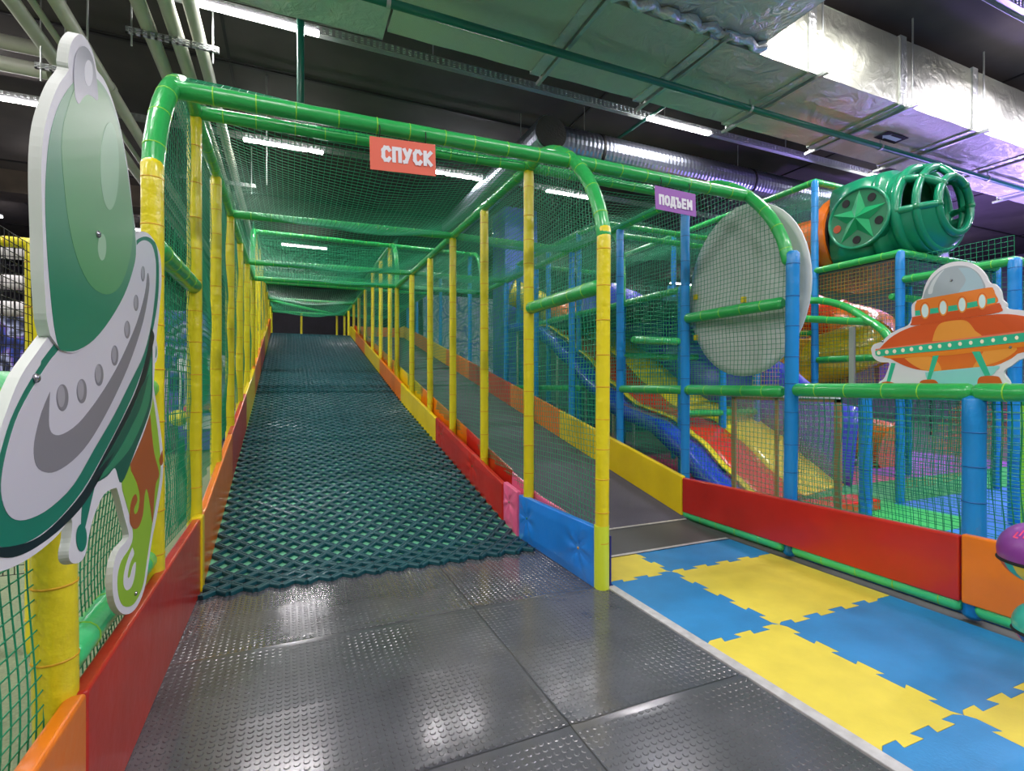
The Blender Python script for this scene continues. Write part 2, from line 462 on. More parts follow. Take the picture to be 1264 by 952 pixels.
cm = {'red': M_red, 'orange': M_orange, 'yellow': M_pyel, 'pink': M_pink, 'blue': M_pblue}
LX0, LX1 = -.425*U, -.388*U
pad(LX0, LX1, .35*U, 1.34*U, lambda y: .0, lambda y: H, M_orange, 'orange foam pad at the bottom left corner, before the long red one')
pad(LX0, LX1, 1.34*U, 2.84*U, lambda y: .0, lambda y: H, M_red, 'long glossy red foam pad low on the left, beside the studded black mats')
MBx = MB().box((LX0-.01, 2.84*U, 0.0), (LX1+.012, 2.91*U, H+.012)); o = MBx.build('foam_pad', M_pyel, bevel=.012); tag(o, 'narrow upright yellow pad end above the long red pad on the left', 'foam pad', 'padded boards along the ramps and lobby')
ordl = [('orange', 2.91, 4.36, 'first pad up the left side of the lattice ramp'),
        ('red', 4.36, 5.74, 'second pad up the left side of the lattice ramp'), ('yellow', 5.74, 7.1, 'third pad up the left side of the lattice ramp'),
        ('orange', 7.1, 8.5, 'fourth pad up the left side of the lattice ramp'), ('red', 8.5, 9.9, 'fifth pad up the left side of the lattice ramp'),
        ('yellow', 9.9, 11.3, 'sixth pad up the left side of the lattice ramp'), ('orange', 11.3, 13.0, 'last pad at the top left of the lattice ramp')]
for c, a, b, d in ordl: pad(LX0, LX1, a*U, b*U, zl, lambda y: zl(y)+H*1.0, cm[c], c+' foam pad, '+d)
# divider, face towards the lattice ramp
DX0, DX1 = 1.345*U, 1.385*U
hb = lambda y: .29*U
def zt_d(y): return zl(y)+(.265*U)
pad(1.365*U, 1.400*U, 2.13*U, 3.03*U, lambda y: .0, lambda y: .30*U-.02*(y-2.13*U), M_pblue, 'blue tufted foam pad beside the yellow front post, with two buttons', tuft=[(.17, .52, 'y'), (.86, .55, 'g')], faceX=-1)
pad(1.352*U, 1.387*U, 3.03*U, 3.26*U, lambda y: zl(y), lambda y: .295*U+zl(y)*.6, M_pink, 'narrow pink tufted foam pad between the blue and the red one', tuft=[(.55, .62, 'g')], faceX=-1)
pad(1.345*U, 1.38*U, 3.26*U, 5.02*U, zl, lambda y: zl(y)+.26*U, M_red, 'red tufted foam pad with green buttons on the divider, up from the pink one', tuft=[(.36, .62, 'g'), (.88, .6, 'g')], faceX=-1)
for c, a, b, d in (('yellow', 5.02, 6.77, 'divider pad facing the lattice ramp, above the red tufted one'), ('orange', 6.77, 8.5, 'second smooth divider pad facing the lattice ramp'),
                   ('yellow', 8.5, 10.3, 'third smooth divider pad facing the lattice ramp'), ('orange', 10.3, 11.8, 'fourth smooth divider pad facing the lattice ramp'),
                   ('yellow', 11.8, 13.1, 'topmost divider pad facing the lattice ramp')):
    pad(1.345*U, 1.38*U, a*U, b*U, zl, lambda y: zl(y)+.25*U, cm[c], c+' foam pad, '+d)
# divider, face towards the grey ramp
for c, a, b, d in (('pink', 2.12, 3.3, 'thin board behind the blue tufted pad'), ('red', 3.3, 4.3, 'divider board behind the red tufted pad'), ('orange', 4.3, 6.0, 'divider board on the grey ramp side, beyond the red one'),
                   ('yellow', 6.0, 7.7, 'divider board facing the grey ramp half way up'), ('orange', 7.7, 9.6, 'divider board facing the grey ramp beyond the yellow one'), ('red', 9.6, 12.8, 'far divider board facing the grey ramp')):
    pad(1.432*U, 1.448*U, a*U, b*U, zr, (lambda y: .27*U+zr(y)*.9) if a < 3 else (lambda y: zr(y)+.27*U), cm[c], c+' foam pad, '+d)
o = MB().box((1.449*U, 2.12*U, 0), (1.458*U, 2.45*U, .25*U)).build('foam_pad', M_navy, bevel=.004); tag(o, 'thin navy blue pad edge at the foot of the yellow front post', 'foam pad')
# outer wall of the grey ramp
RX0, RX1 = 2.605*U, 2.645*U
for c, a, b, d in (('yellow', 2.91, 4.74, 'lowest outer pad of the grey ramp'), ('orange', 4.74, 6.05, 'outer pad of the grey ramp, second one up'),
                   ('red', 6.05, 7.7, 'outer pad of the grey ramp, third one up'), ('orange', 7.7, 9.0, 'outer pad of the grey ramp, fourth one up'), ('yellow', 9.0, 10.4, 'outer pad of the grey ramp, fifth one up'),
                   ('orange', 10.4, 11.8, 'outer pad of the grey ramp, sixth one up'), ('yellow', 11.8, 13.2, 'outer pad at the far top of the grey ramp')):
    pad(RX0, RX1, a*U, b*U, lambda y: zr(y)-.0, lambda y: zr(y)+.285*U, cm[c], c+' foam pad, '+d)
pad(RX0, RX1, 1.235*U, 2.905*U, lambda y: .075*U, lambda y: .355*U-.02*(y-1.2*U), M_red, 'long smooth red foam pad right of the lobby, above the green floor pipe')
pad(RX0, RX1, .2*U, 1.23*U, lambda y: .075*U, lambda y: .365*U, M_orange, 'orange foam pad at the right edge behind the purple ball')
pad(1.47*U, 2.62*U, 13.2*U, 13.24*U, lambda y: zr(y), lambda y: zr(y)+.27*U, M_orange, 'orange foam pad across the far top of the grey ramp')
# end foam pad on top of the left ramp
pad(RL0, RL1, 13.6*U, 13.64*U, lambda y: zl(y), lambda y: zl(y)+.04*U, M_pyel, 'low yellow kerb pad at the top end of the lattice ramp')

# ================================================================== PLAY FRAME (both ramps)
fr = thing('play_frame', 'padded tube frame of green rails and yellow and blue posts, netted, around both ramps', 'play structure', (XD, YF, 0))
ARC = [(2.10, 1.72), (2.14, 1.86), (2.24, 2.035), (2.40, 2.205), (2.60, 2.335), (2.78, 2.385), (2.97, 2.38)]
GC = 'green padded rail'
for X, c in ((XL, 'y'), (XD, 'y'), (XR, 'b')):
    lb = 'blue padded post' if c == 'b' else 'yellow padded post'
    post(fr, X, YF+(0 if c == 'y' else -.03*U), 0, 1.75*U, c, .056 if c == 'b' else .052, lb, lean=(0, -.02*U))
    rail(fr, None, None, 'g', .054, 'arch_rail', GC, bend=[(X, y*U, (z-(.035 if X == XL else 0)*(z-1.6)/.7)*U) for y, z in ARC])
    zt_ = ZTL if X == XL else ZT
    ys = [2.97*U]+FR[1:]
    for a, b in zip(ys[:-1], ys[1:]): rail(fr, (X, a, zt_), (X, b, zt_), lab=GC)
    for i, y in enumerate(FR): post(fr, X+(0 if c == 'y' else .0), y, 0, zt_-.05, c, .05, lb)
# low blue collar foot under the yellow front post
MB().tube([(XD+.0, YF, 0), (XD, YF, .31*U)], .057, 14).build('post_sleeve', mat('sleeve_lime', '#d8ec3a', .3, coat=.4), fr)
# cross beams
ZB, YB = 2.20*U, 2.40*U
rail(fr, (XL, YB, ZB-.03*U), (XD, YB, ZB), r=.054, name='beam', lab=GC); rail(fr, (XD, YB, ZB), (XR, YB, ZB), r=.054, name='beam', lab=GC)
for k in (0, 2, 4, 5):
    rail(fr, (XL, FR[k], ZTL), (XD, FR[k], ZT), name='beam', lab=GC); rail(fr, (XD, FR[k], ZT), (XR, FR[k], ZT), name='beam', lab=GC)
# mid rails
for X in (XL, XD, XR): rail(fr, (X, YF+.05, 1.48*U), (X, FR[0]-.05, 1.48*U), r=.056, lab=GC)
rail(fr, (XR, YF+.05, .955*U), (XR, FR[0]-.05, .955*U), r=.055, lab=GC); rail(fr, (XR, FR[0]+.05, .955*U), (XR, FR[1]-.05, .955*U), r=.05, lab=GC)
# lobby side walls
post(fr, XR, 1.215*U, 0, .93*U, 'b', .064, 'thick blue padded post')
for a, b in ((1.215, 2.06), (.2, 1.215)): rail(fr, (XR, b*U-.03, .965*U), (XR, a*U+.03, .965*U), r=.058, lab=GC)
for a, b in ((1.26, 2.02), (2.12, 2.9), (.2, 1.17)): rail(fr, (XR-.045, a*U, .055*U), (XR-.045, b*U, .055*U), 'l', .05, lab='light green padded floor rail')
post(fr, XL-.02, 1.36*U, 0, 1.0*U, 'y', .058, 'thick yellow padded post', lean=(0, -.03*U))
rail(fr, (XL-.02, .3*U, .985*U), (XL-.02, YF-.05, .985*U), 'l', .056, lab='light green padded rail')
rail(fr, (XL-.03, 1.42*U, .40*U), (XL-.03, YF-.03, .40*U), 'l', .055, lab='light green padded rail')
# high bay over the middle of the ramps
ZH = 3.08*U
for X in (XL, XD, XR):
    c = 'b' if X == XR else 'y'; lb = 'blue padded post' if c == 'b' else 'yellow padded post'
    rail(fr, None, None, 'g', .05, 'arch_rail', GC, bend=[(X, 7.3*U, ZT), (X, 7.33*U, 2.7*U), (X, 7.5*U, 2.98*U), (X, 7.8*U, ZH)])
    rail(fr, (X, 7.8*U, ZH), (X, 10.6*U, ZH), lab=GC)
    for y in HI: post(fr, X, y, 0, ZH-.05, c, .05, lb)
    for y in LO: post(fr, X, y, 0, 2.9*U-.03, c, .05, lb)
    rail(fr, (X, 10.6*U, 2.9*U), (X, 14.8*U, 2.9*U), lab=GC)
for y in (7.8, 10.6): rail(fr, (XL, y*U, ZH), (XR, y*U, ZH), name='beam', lab=GC)
for y in (10.6, 12.6, 14.8): rail(fr, (XL, y*U, 2.9*U), (XR, y*U, 2.9*U), name='beam', lab=GC)
rail(fr, (XL, 12.7*U, 2.88*U), (1.2*U, 14.7*U, 2.88*U), name='beam', lab=GC)
# closing wall at the top of the ramp
YW = 14.8*U
MB().box((XL, 12.9*U, zl(13*U)-.12), (XR, 15.2*U, zl(13*U)-.02)).build('platform', M_lattice, fr)
for x in (.30*U, 1.2*U): post(fr, x, YW, zl(YW), 2.88*U, 'y', .045, 'yellow padded post')
rail(fr, (XL, YW, zl(YW)+.12), (XD, YW, zl(YW)+.12), 'y', .045, lab='yellow padded rail')
o = MB().box((XL-2, 16.5*U, 0), (XR+1.5, 16.6*U, HZ-.8)).build('partition_wall', mat('dark_partition', '#23202a', .6, bump=(2, .3), var=.5, vscale=1)); tag(o, 'dark partition seen through the netted opening at the top of the lattice ramp', 'partition')

# ---- nets
M45 = .047
DUMMY=0
def wall_net(X, y0, y1, zb, zt, m=M_net, st=M45, side=0, k=1., par=fr, seg=10, ok2=None):
    ys = rng(y0, y1, st); zs = rng(min(zb(y0), zb(y1)), zt, st)
    return net(par, lambda u, v: (X+side+wig(u, v, k), u+.006*math.sin(9*v), v-.008*abs(math.sin(u*2.4))), ys, zs, m,
               ok=lambda u, v: v >= zb(u) and (ok2 is None or ok2(u, v)), seg=seg)
fz = lambda h: (lambda y: zmax(y)+h*U)
def arc_ok(u, v):                 # below the curved front rail
    if u > 2.9*U: return True
    for (a, za), (b, zb_) in zip(ARC[:-1], ARC[1:]):
        if a*U <= u <= b*U: return v <= (za+(zb_-za)*(u/U-a)/(b-a))*U
    return True
wall_net(XL, YF, 7.3*U, lambda y: .35*U+zl(y)*.95, ZT, side=-.03, ok2=arc_ok, seg=14)
wall_net(XL, YF+.1, FR[0], lambda y: .35*U, 1.7*U, side=-.07, st=.06, k=1.5)
wall_net(XL, 7.3*U, 12*U, lambda y: 1.2*U+zl(y)*.5, ZH, st=.07)
wall_net(XD, YF+.04, 7.3*U, lambda y: .28*U+zl(y)*.95, ZT, side=.045, ok2=arc_ok, seg=14)
wall_net(XD, 7.3*U, 12*U, lambda y: .25*U+zl(y), ZH, st=.07)
wall_net(XR, FR[0], 7.3*U, lambda y: .28*U+zr(y), ZT, side=.04, seg=14)
wall_net(XR, YF, FR[0], lambda y: .33*U, ZT, side=.04, ok2=arc_ok, seg=14)
wall_net(XR, .3*U, YF, lambda y: .33*U, .95*U, side=.05, seg=10)
wall_net(XR, .3*U, YF, lambda y: .33*U, .95*U, side=.085, seg=10, k=2.2, st=.05)
wall_net(XR, 7.3*U, 11*U, lambda y: zr(y), ZH, st=.08)
wall_net(XL-.06, .3*U, YF, lambda y: .06*U, .97*U, side=-.0, seg=10, k=1.5)
# roof nets, sagging between the beams
def roof(y0, y1, z, x0=XL, x1=XR, sag=.16, m=M_net, st=.05, zf=None):
    xm = XD
    def P(u, v):
        t = (v-y0)/(y1-y0)
        w_ = (u-x0)/(xm-x0) if u < xm else (u-xm)/(x1-xm)
        return (u, v, (zf(v) if zf else z)-sag*math.sin(PI*min(1, max(0, w_)))*(.35+.65*abs(math.sin(PI*t)))-.01*math.sin(5*u+3*v))
    net(fr, P, rng(x0, x1, st), rng(y0, y1, st), m, seg=16)
def arcz(v):
    for (a, za), (b, zb_) in zip(ARC[:-1], ARC[1:]):
        if a*U <= v <= b*U: return (za+(zb_-za)*(v/U-a)/(b-a))*U
    return ZT
roof(2.42*U, FR[0], ZT, zf=arcz, sag=.05)
roof(FR[0], FR[2], ZT, sag=.30)
roof(FR[2], FR[4], ZT, sag=.26)
roof(FR[4], FR[5], ZT, sag=.10)
roof(7.8*U, 10.6*U, ZH, sag=.3, st=.06)
roof(10.6*U, 12.6*U, 2.9*U, sag=.3, st=.06, m=M_net2); roof(12.6*U, 14.8*U, 2.9*U, sag=.3, st=.06, m=M_net2)
def cross(y, x0, x1, z0, z1, m=M_net, st=.055, k=1., par=fr):
    net(par, lambda u, v: (u, y+wig(u, v, k), v), rng(x0, x1, st), rng(z0, z1, st), m, seg=6)
cross(7.45*U, XL, XR, ZT+.02, 2.9*U, m=M_net2)
cross(10.6*U, XL, XR, 2.9*U, ZH, m=M_net2)
cross(YW, XL, XD, zl(YW)+.1, 2.88*U, m=M_netk, st=.07)
cross(13.25*U, 1.47*U, XR, zr(13*U)+.3, 2.9*U, st=.08)
# ---- outer fence, left
fe = thing('net_fence', 'yellow post with black netting standing behind the green rocket on the left', 'fence', (-.86*U, 2.45*U, 0))
post(fe, -.86*U, 2.45*U, 0, 1.52*U, 'y', .052, 'yellow padded post'); post(fe, -.86*U, 1.2*U, 0, 1.52*U, 'y', .05, 'yellow padded post')
net(fe, lambda u, v: (-.86*U+wig(u, v, .6), u, v-.02*math.sin(2*u)), rng(.8*U, 2.45*U, .05), rng(.45*U, 1.52*U, .05), M_netk, seg=6)
net(fe, lambda u, v: (u, 2.45*U+wig(u, v, .6), v), rng(-3.2*U, -.86*U, .05), rng(.3*U, 1.5*U, .05), M_netk, seg=6)
rail(fe, (-3.2*U, 2.45*U, 1.52*U), (-.86*U, 2.45*U, 1.52*U), 'y', .03, lab='yellow padded rail')

# ================================================================== CEILING SERVICES
M_lamp = mat('lamp_diffuser', '#fff4f8', .4, emit=14)
M_house = mat('lamp_housing', '#b9bdc0', .4, .5)
def lamp(x1, y, label, z=LAMP_Z, L=1.48, vis=True, tint=(1, .96, .97), power=LAMP_W):
    xc = x1-L/2
    t = thing('ceiling_light', label, 'ceiling light', (xc, y, z)) if label else thing('ceiling_light', 'white linear tube lamp under the slab, outside the picture', 'ceiling light', (xc, y, z), 'tube lamps outside the picture')
    MB().box((xc-L/2, y-.028, z+.02), (xc+L/2, y+.028, z+.07)).build('housing', M_house, t)
    MB().box((xc-L/2+.01, y-.05, z-.02), (xc+L/2-.01, y+.05, z+.02)).build('diffuser', M_lamp, t, bevel=.01)
    d = bpy.data.lights.new('tube_glow', 'AREA'); d.shape = 'RECTANGLE'; d.size = L; d.size_y = .09; d.energy = power; d.color = tint
    o = bpy.data.objects.new('tube_glow', d); COL.objects.link(o); o.parent = t; o.location = (0, 0, -.03)
    return t
R1, R2, R3, R4 = 7.45, 11.25, 15.05, 19.2
seen = {(R1, .38): 'bright tube lamp at the top left of the picture above the front beam', (R1, 7.37): 'tube lamp under the cable tray left of the foil duct, over the silver round duct',
        (R1, 13.6): 'tube lamp above the green turret at the far right', (R2, -3.9): 'tube lamp at the left edge of the picture beside the rocket',
        (R2, .65): 'tube lamp seen through the roof net, left of the orange sign', (R2, 4.3): 'tube lamp seen through the roof net, right of the orange sign',
        (R2, 7.3): 'tube lamp seen through the net behind the bend of the yellow post', (R4, 1.23): 'farthest tube lamp glowing through the net above the lattice ramp'}
for y in (-4.0, -.1, 3.65, R1, R2, R3, R4, 23.5):
    for x in (-7.5, -3.9, .38 if y != R2 else .65, 4.3 if y == R2 else 4.1, 7.3 if y == R2 else 7.37, 10.9, 13.6, 18, 22.5):
        if y == R3 and x in (.38, 4.1): continue
        if y == 3.65 and x in (.38, 4.1): x -= 1.6 if x < 1 else -3.0; z_ = 0
        if y == 3.65 and x == 7.37: continue
        if y == R4 and x == .38: x = 1.23
        if y in (-4.0, -.1) and x > 14: continue
        if y == R1 and x in (4.1, 10.9, 18): continue
        if y > R1 and 8 < x < 17: continue
        if y == R4 and x in (4.1, 7.37): continue
        if y == 23.5 and x < 17: continue
        tint = (1, .96, .97) if x < 10 else (.85, .78, 1)
        if x > 17: tint = (.55, .42, 1)
        lamp(x, y, seen.get((y, x)), tint=tint, power=LAMP_W*(1.25 if x > 17 else 1))

# ================================================================== DUCTS, PIPES, TRAYS
def foil(name, ridge=0.0, tint='#d2d6c4', sc_=1.0):  # default tint puts green-yellow reflections from below into the base colour
    m = bpy.data.materials.new(name); m.use_nodes = True; nt = m.node_tree; b = nt.nodes['Principled BSDF']
    b.inputs['Base Color'].default_value = rgb(tint); b.inputs['Metallic'].default_value = .7; b.inputs['Roughness'].default_value = .33
    tc = nt.nodes.new('ShaderNodeTexCoord')
    n = nt.nodes.new('ShaderNodeTexNoise'); n.inputs['Scale'].default_value = 3.2*sc_; n.inputs['Detail'].default_value = 7; n.inputs['Distortion'].default_value = 1.2
    nt.links.new(tc.outputs['Object'], n.inputs['Vector'])
    wv = nt.nodes.new('ShaderNodeTexWave'); wv.wave_type = 'BANDS'; wv.bands_direction = 'X'; wv.inputs['Scale'].default_value = 22; wv.inputs['Distortion'].default_value = .6
    nt.links.new(tc.outputs['Object'], wv.inputs['Vector'])
    ma = nt.nodes.new('ShaderNodeMath'); ma.operation = 'MULTIPLY_ADD'; ma.inputs[1].default_value = ridge
    nt.links.new(wv.outputs[0], ma.inputs[0]); nt.links.new(n.outputs[0], ma.inputs[2])
    bp = nt.nodes.new('ShaderNodeBump'); bp.inputs['Strength'].default_value = .55; bp.inputs['Distance'].default_value = .07
    nt.links.new(ma.outputs[0], bp.inputs['Height']); nt.links.new(bp.outputs[0], b.inputs['Normal'])
    MATS[name] = m; return m
M_foil = foil('foil_wrap', .06); M_foil2 = foil('foil_crumpled', .0, '#d3d8d4', 2.2)
DZ = U+4.0
def rough_box(mb, a, b, nx, ny, nz, amp, mi=0):
    """box whose faces are softly dented"""
    x0, y0, z0 = a; x1, y1, z1 = b
    def dn(x, y, z): return amp*(math.sin(3.1*x+2*y)*math.sin(2.3*z+1.7*x)+.6*math.sin(7.7*x+5*z+3*y))
    mb.grid(lambda u, v: (x0+(x1-x0)*u, y0+(y1-y0)*v, z0+dn(x0+(x1-x0)*u, y0+(y1-y0)*v, 0)), nx, ny, mi)
    mb.grid(lambda u, v: (x0+(x1-x0)*u, y0+dn(x0+(x1-x0)*u, 0, z0+(z1-z0)*v), z0+(z1-z0)*v), nx, nz, mi)
    mb.grid(lambda u, v: (x0+(x1-x0)*u, y1+dn(x0+(x1-x0)*u, 1, z0+(z1-z0)*v), z0+(z1-z0)*v), nx, nz, mi)
    mb.grid(lambda u, v: (x0+(x1-x0)*u, y0+(y1-y0)*v, z1), nx, ny, mi)
    mb.add([(x0,y0,z0),(x0,y1,z0),(x0,y1,z1),(x0,y0,z1)], [(0,1,2,3)], mi); mb.add([(x1,y0,z0),(x1,y1,z0),(x1,y1,z1),(x1,y0,z1)], [(3,2,1,0)], mi)
dt = thing('air_duct', 'long rectangular foil wrapped air duct crossing the top right under the slab', 'air duct', (8, 5.3, DZ))
segs = [1.0, 2.9, 4.5, 6.15, 8.05, 9.9, 11.8, 14.0, 17.0, 21]
for a, b in zip(segs[:-1], segs[1:]):
    mb = MB(); rough_box(mb, (a+.02, 4.5, DZ), (b-.02, 5.9, DZ+.95), 30, 20, 14, .006); o = mb.build('duct_section', M_foil, dt)
    mb = MB(); rough_box(mb, (b-.07, 4.475, DZ-.02), (b+.07, 5.925, DZ+.975), 3, 20, 12, .012); mb.build('flange', M_foil2, dt)
    if b < 20:
        MB().box((b+.09, 4.35, DZ-.055), (b+.135, 6.08, DZ-.012)).build('support_channel', M_zinc, dt)
        for yy in (4.42, 6.0): MB().tube([(b+.11, yy, DZ-.06), (b+.11, yy, HZ)], .012, 6).build('hanger_rod', M_zinc, dt)
# exit arrow sticker under the duct
pc = onZ(1100, 170, DZ-.012)
st_ = MB().box((pc.x-.27, pc.y-.11, DZ-.016), (pc.x+.27, pc.y+.11, DZ-.012)).build('sign', M_black, dt); st_['label'] = 'black sticker with a white arrow'
ar = MB(); y_, z_ = pc.y, DZ-.018
ar.add([(pc.x-.22, y_, z_), (pc.x-.10, y_-.075, z_), (pc.x-.10, y_-.045, z_), (pc.x+.2, y_-.045, z_), (pc.x+.2, y_+.045, z_), (pc.x-.10, y_+.045, z_), (pc.x-.10, y_+.075, z_)], [(0,1,2,3,4,5,6)])
ar.build('arrow', M_white, st_)
d2 = thing('air_duct', 'wide crumpled foil duct branch at the top middle, reaching out over the camera', 'air duct', (3, 3.4, DZ+.1))
for i, (a, b, y0, y1) in enumerate(((-.6, 1.0, 4.7, 6.1), (1.1, 3.2, 2.5, 4.5), (3.2, 5.25, 2.5, 4.5))):
    mb = MB(); rough_box(mb, (a, y0, DZ+.10 if i else DZ+.02), (b, y1, DZ+.85), 26, 24, 10, .015); mb.build('duct_section', M_foil2, d2)
mb = MB()
mb.tube([(1.0+.06*k, 4.45+.03*math.sin(k*1.3), DZ+.05+.02*math.sin(k*.9)) for k in range(72)], [.055+.008*math.sin(k*2.9)+.006*math.sin(k*1.1) for k in range(72)], 10)
mb.build('foil_fold', M_foil2, d2)
for x in (1.1, 3.2): 
    mb = MB(); rough_box(mb, (x-.05, 2.45, DZ+.07), (x+.05, 4.5, DZ+.9), 3, 20, 8, .012); mb.build('flange', M_foil2, d2)
# far right second duct with purple light on it
d3 = thing('air_duct', 'crumpled foil duct beyond the green turret at the right edge', 'air duct', (16, 11, 5))
mb = MB(); rough_box(mb, (12.2, 6.6, 4.35), (13.5, 11.5, 5.15), 20, 40, 10, .02); mb.build('duct_section', M_foil2, d3)
mb = MB(); rough_box(mb, (12.16, 8.9, 4.32), (13.54, 9.0, 5.18), 10, 3, 8, .012); mb.build('flange', M_foil2, d3)

# spiral round duct
sd = thing('round_duct', 'silver spiral round duct running behind the front beam to the right', 'air duct', (8, 8.3, 5.95))
def spiral(a, b, r, par, m=None):
    a = Vector(a); b = Vector(b); L = (b-a).length; n = int(L/.045); pts = []; rs = []
    for i in range(n+1):
        pts.append(a.lerp(b, i/n)); rs.append(r+(.006 if i % 2 else 0))
    mb = MB(); mb.tube(pts, rs, 24, sm=False); return mb.build('duct_pipe', m or mat('spiral_steel', '#a9b0c0', .28, .95), par)
spiral((4.45, 8.3, 5.95), (15.5, 8.3, 5.95), .30, sd)
for x in (5.35, 9.2, 13): MB().tube([(x, 8.3, 5.95), (x+.05, 8.3, 5.95)], .315, 24).build('clamp', M_black, sd)
for x in (5.1, 9.0): MB().tube([(x, 8.3, 6.2), (x, 8.3, HZ)], .008, 6).build('hanger_rod', M_zinc, sd)
s2 = thing('round_duct', 'large round duct with dark capped end above the bend of the yellow post', 'air duct', (4.2, 9, 5.8))
MB().tube([(4.1, 9.0, 6.1), (4.1, 9.0, HZ)], .008, 6).build('hanger_rod', M_zinc, s2)
spiral((4.10, 7.75, 5.82), (4.10, 13.5, 5.82), .30, s2)
MB().tube([(4.10, 7.72, 5.82), (4.10, 7.75, 5.82)], .285, 28).build('end_cap', mat('cap_dark', '#4d4b47', .7, .3, bump=(30, .4, .02)), s2)
# cable tray under the lamps
ct = thing('cable_tray', 'perforated zinc cable tray running across the ceiling above the front beam', 'cable tray', (5, 7.4, 6.3))
def tray(y, x0, x1, z, par, wd=.16):
    mb = MB()
    mb.box((x0, y-wd/2, z+.075), (x1, y+wd/2, z+.08)); mb.box((x0, y+wd/2-.004, z+.02), (x1, y+wd/2, z+.09))
    # perforated flange facing the camera: rails with rungs between the holes
    yf = y-wd/2
    for zz in (z-.02, z+.012, z+.044, z+.078): mb.box((x0, yf-.006, zz), (x1, yf, zz+.014))
    x = x0
    while x < x1: mb.box((x, yf-.005, z-.015), (x+.045, yf, z+.08)); x += .085
    mb.build('tray', M_zinc, par)
tray(7.60, -2.6, 16, 6.37, ct)
for x in (-1.2, 2.0, 6.4, 9.6): MB().tube([(x, 7.6, 6.4), (x, 7.6, HZ)], .01, 6).build('hanger_rod', M_zinc, ct)
ct2 = thing('cable_tray', 'second cable tray farther back, behind the lamp at the left edge', 'cable tray', (-3, 11.3, 6.3)); tray(11.4, -9, 12, 6.38, ct2)
ct3 = thing('cable_tray', 'purple lit cable tray in the top right corner', 'cable tray', (12, 3.4, 6.3)); tray(3.5, 7.6, 16, 6.38, ct3)
# sprinkler pipes
sp = thing('sprinkler_pipe', 'dark green sprinkler pipe crossing under the foil duct', 'pipe', (5, 4.9, 5.45))
A_ = onZ(700, 68, DZ-.14)
MB().tube([(-1.5, A_.y, DZ-.14), (19, A_.y, DZ-.14)], .045, 14).build('pipe', M_dgreen, sp)
for x in (.9, 5.9, 8.8, 12.0):
    MB().tube([(x, A_.y, DZ-.14), (x+.04, A_.y, DZ-.14)], .056, 12).build('clamp', M_zinc, sp); MB().tube([(x+.02, A_.y, DZ-.1), (x+.02, A_.y, HZ)], .008, 6).build('hanger_rod', M_zinc, sp)
sp2 = thing('sprinkler_pipe', 'thin green riser pipe hanging left of the orange sign', 'pipe', (.4, 9, 6))
p0 = atz(371, 20, 6.5); MB().tube([(p0.x, p0.y, HZ), (p0.x, p0.y, 4.95)], .045, 10).build('pipe', M_dgreen, sp2)
sp3 = thing('sprinkler_pipe', 'green branch pipe rising behind the round duct', 'pipe', (7, 9, 6))
a_ = onZ(760, 173, 6.35); MB().tube([(a_.x, a_.y, 6.35), (a_.x+.1, a_.y-2.5, 6.35)], .03, 8).build('pipe', M_dgreen, sp3)
# electrical conduits on the slab
for (y, x0, x1, lab) in ((9.3, -3, 12, 'black cable run on the slab behind the cable tray'),):
    mb = MB(); mb.tube([(x, y+.03*math.sin(x), HZ-.05-.012*abs(math.sin(x*1.1))) for x in [x0+.3*i for i in range(int((x1-x0)/.3))]], .014, 6); o = mb.build('cable', M_black); tag(o, lab, 'cable')
# grey drain pipes, upper left
PB = [(-1.62, 6.0, .085, 'left pipe of the three beside the arch corner'), (-1.33, 6.02, .085, 'middle pipe of the three beside the arch corner'), (-1.07, 6.0, .078, 'right pipe of the three beside the arch corner'),
      (-2.92, 5.93, .085, 'pipe left of the rocket tip, thickest of the slanting ones'), (-2.77, 6.03, .04, 'thin pipe just left of the rocket tip'), (-2.53, 6.07, .085, 'pipe ending right behind the rocket tip')]
for x, z, r, lab in PB:
    t = thing('drain_pipe', 'grey '+lab, 'pipe', (x, 8, z), 'grey ceiling pipes')
    MB().tube([(x, 2.5, z), (x, 24, z)], r, 14).build('pipe', M_pipe, t)
    for y in (9.6, 14.5): MB().tube([(x, y, z), (x, y+.12, z)], r+.012, 14).build('socket', M_pipe, t)
for z, y, r, lab in ((6.36, 9.4, .10, 'upper grey pipe running level at the left edge'), (6.1, 9.5, .10, 'lower grey pipe running level at the left edge')):
    o = MB().tube([(-9, y, z), (-3.2, y, z-.05)], r, 14).build('drain_pipe', M_pipe); tag(o, lab, 'pipe', 'grey ceiling pipes')
o = MB().tube(smooth([(-7.4, 8.6, 6.5), (-6.3, 8.7, 6.1), (-5.9, 8.7, 5.95), (-4.6, 8.7, 5.95)], 5), .08, 12).build('drain_pipe', M_pipe); tag(o, 'grey elbowed waste pipe below the level ones at the left edge', 'pipe')
def strut(x0, x1, y, z, lab):
    t = thing('pipe_bracket', lab, 'bracket', ((x0+x1)/2, y, z)); mb = MB()
    for k in (0, .03, .06): mb.box((x0, y-.02, z+k), (x1, y+.02, z+k+.014))
    x = x0
    while x < x1: mb.box((x, y-.02, z), (x+.03, y+.02, z+.07)); x += .075
    mb.build('channel', M_zinc, t)
    for x in (x0+.06, x1-.06): MB().tube([(x, y, z-.15), (x, y, HZ)], .011, 6).build('hanger_rod', M_zinc, t)
a = onZ(155, 40, 5.85); strut(a.x, -.85, a.y, 5.85, 'perforated zinc bracket under the three grey pipes')
a = onZ(43, 84, 5.55); strut(a.x, -2.6, a.y, 5.55, 'perforated zinc bracket left of the rocket tip')
strut(-2.2, -.7, 12.6, 5.85, 'far zinc bracket between the rocket and the arch corner')
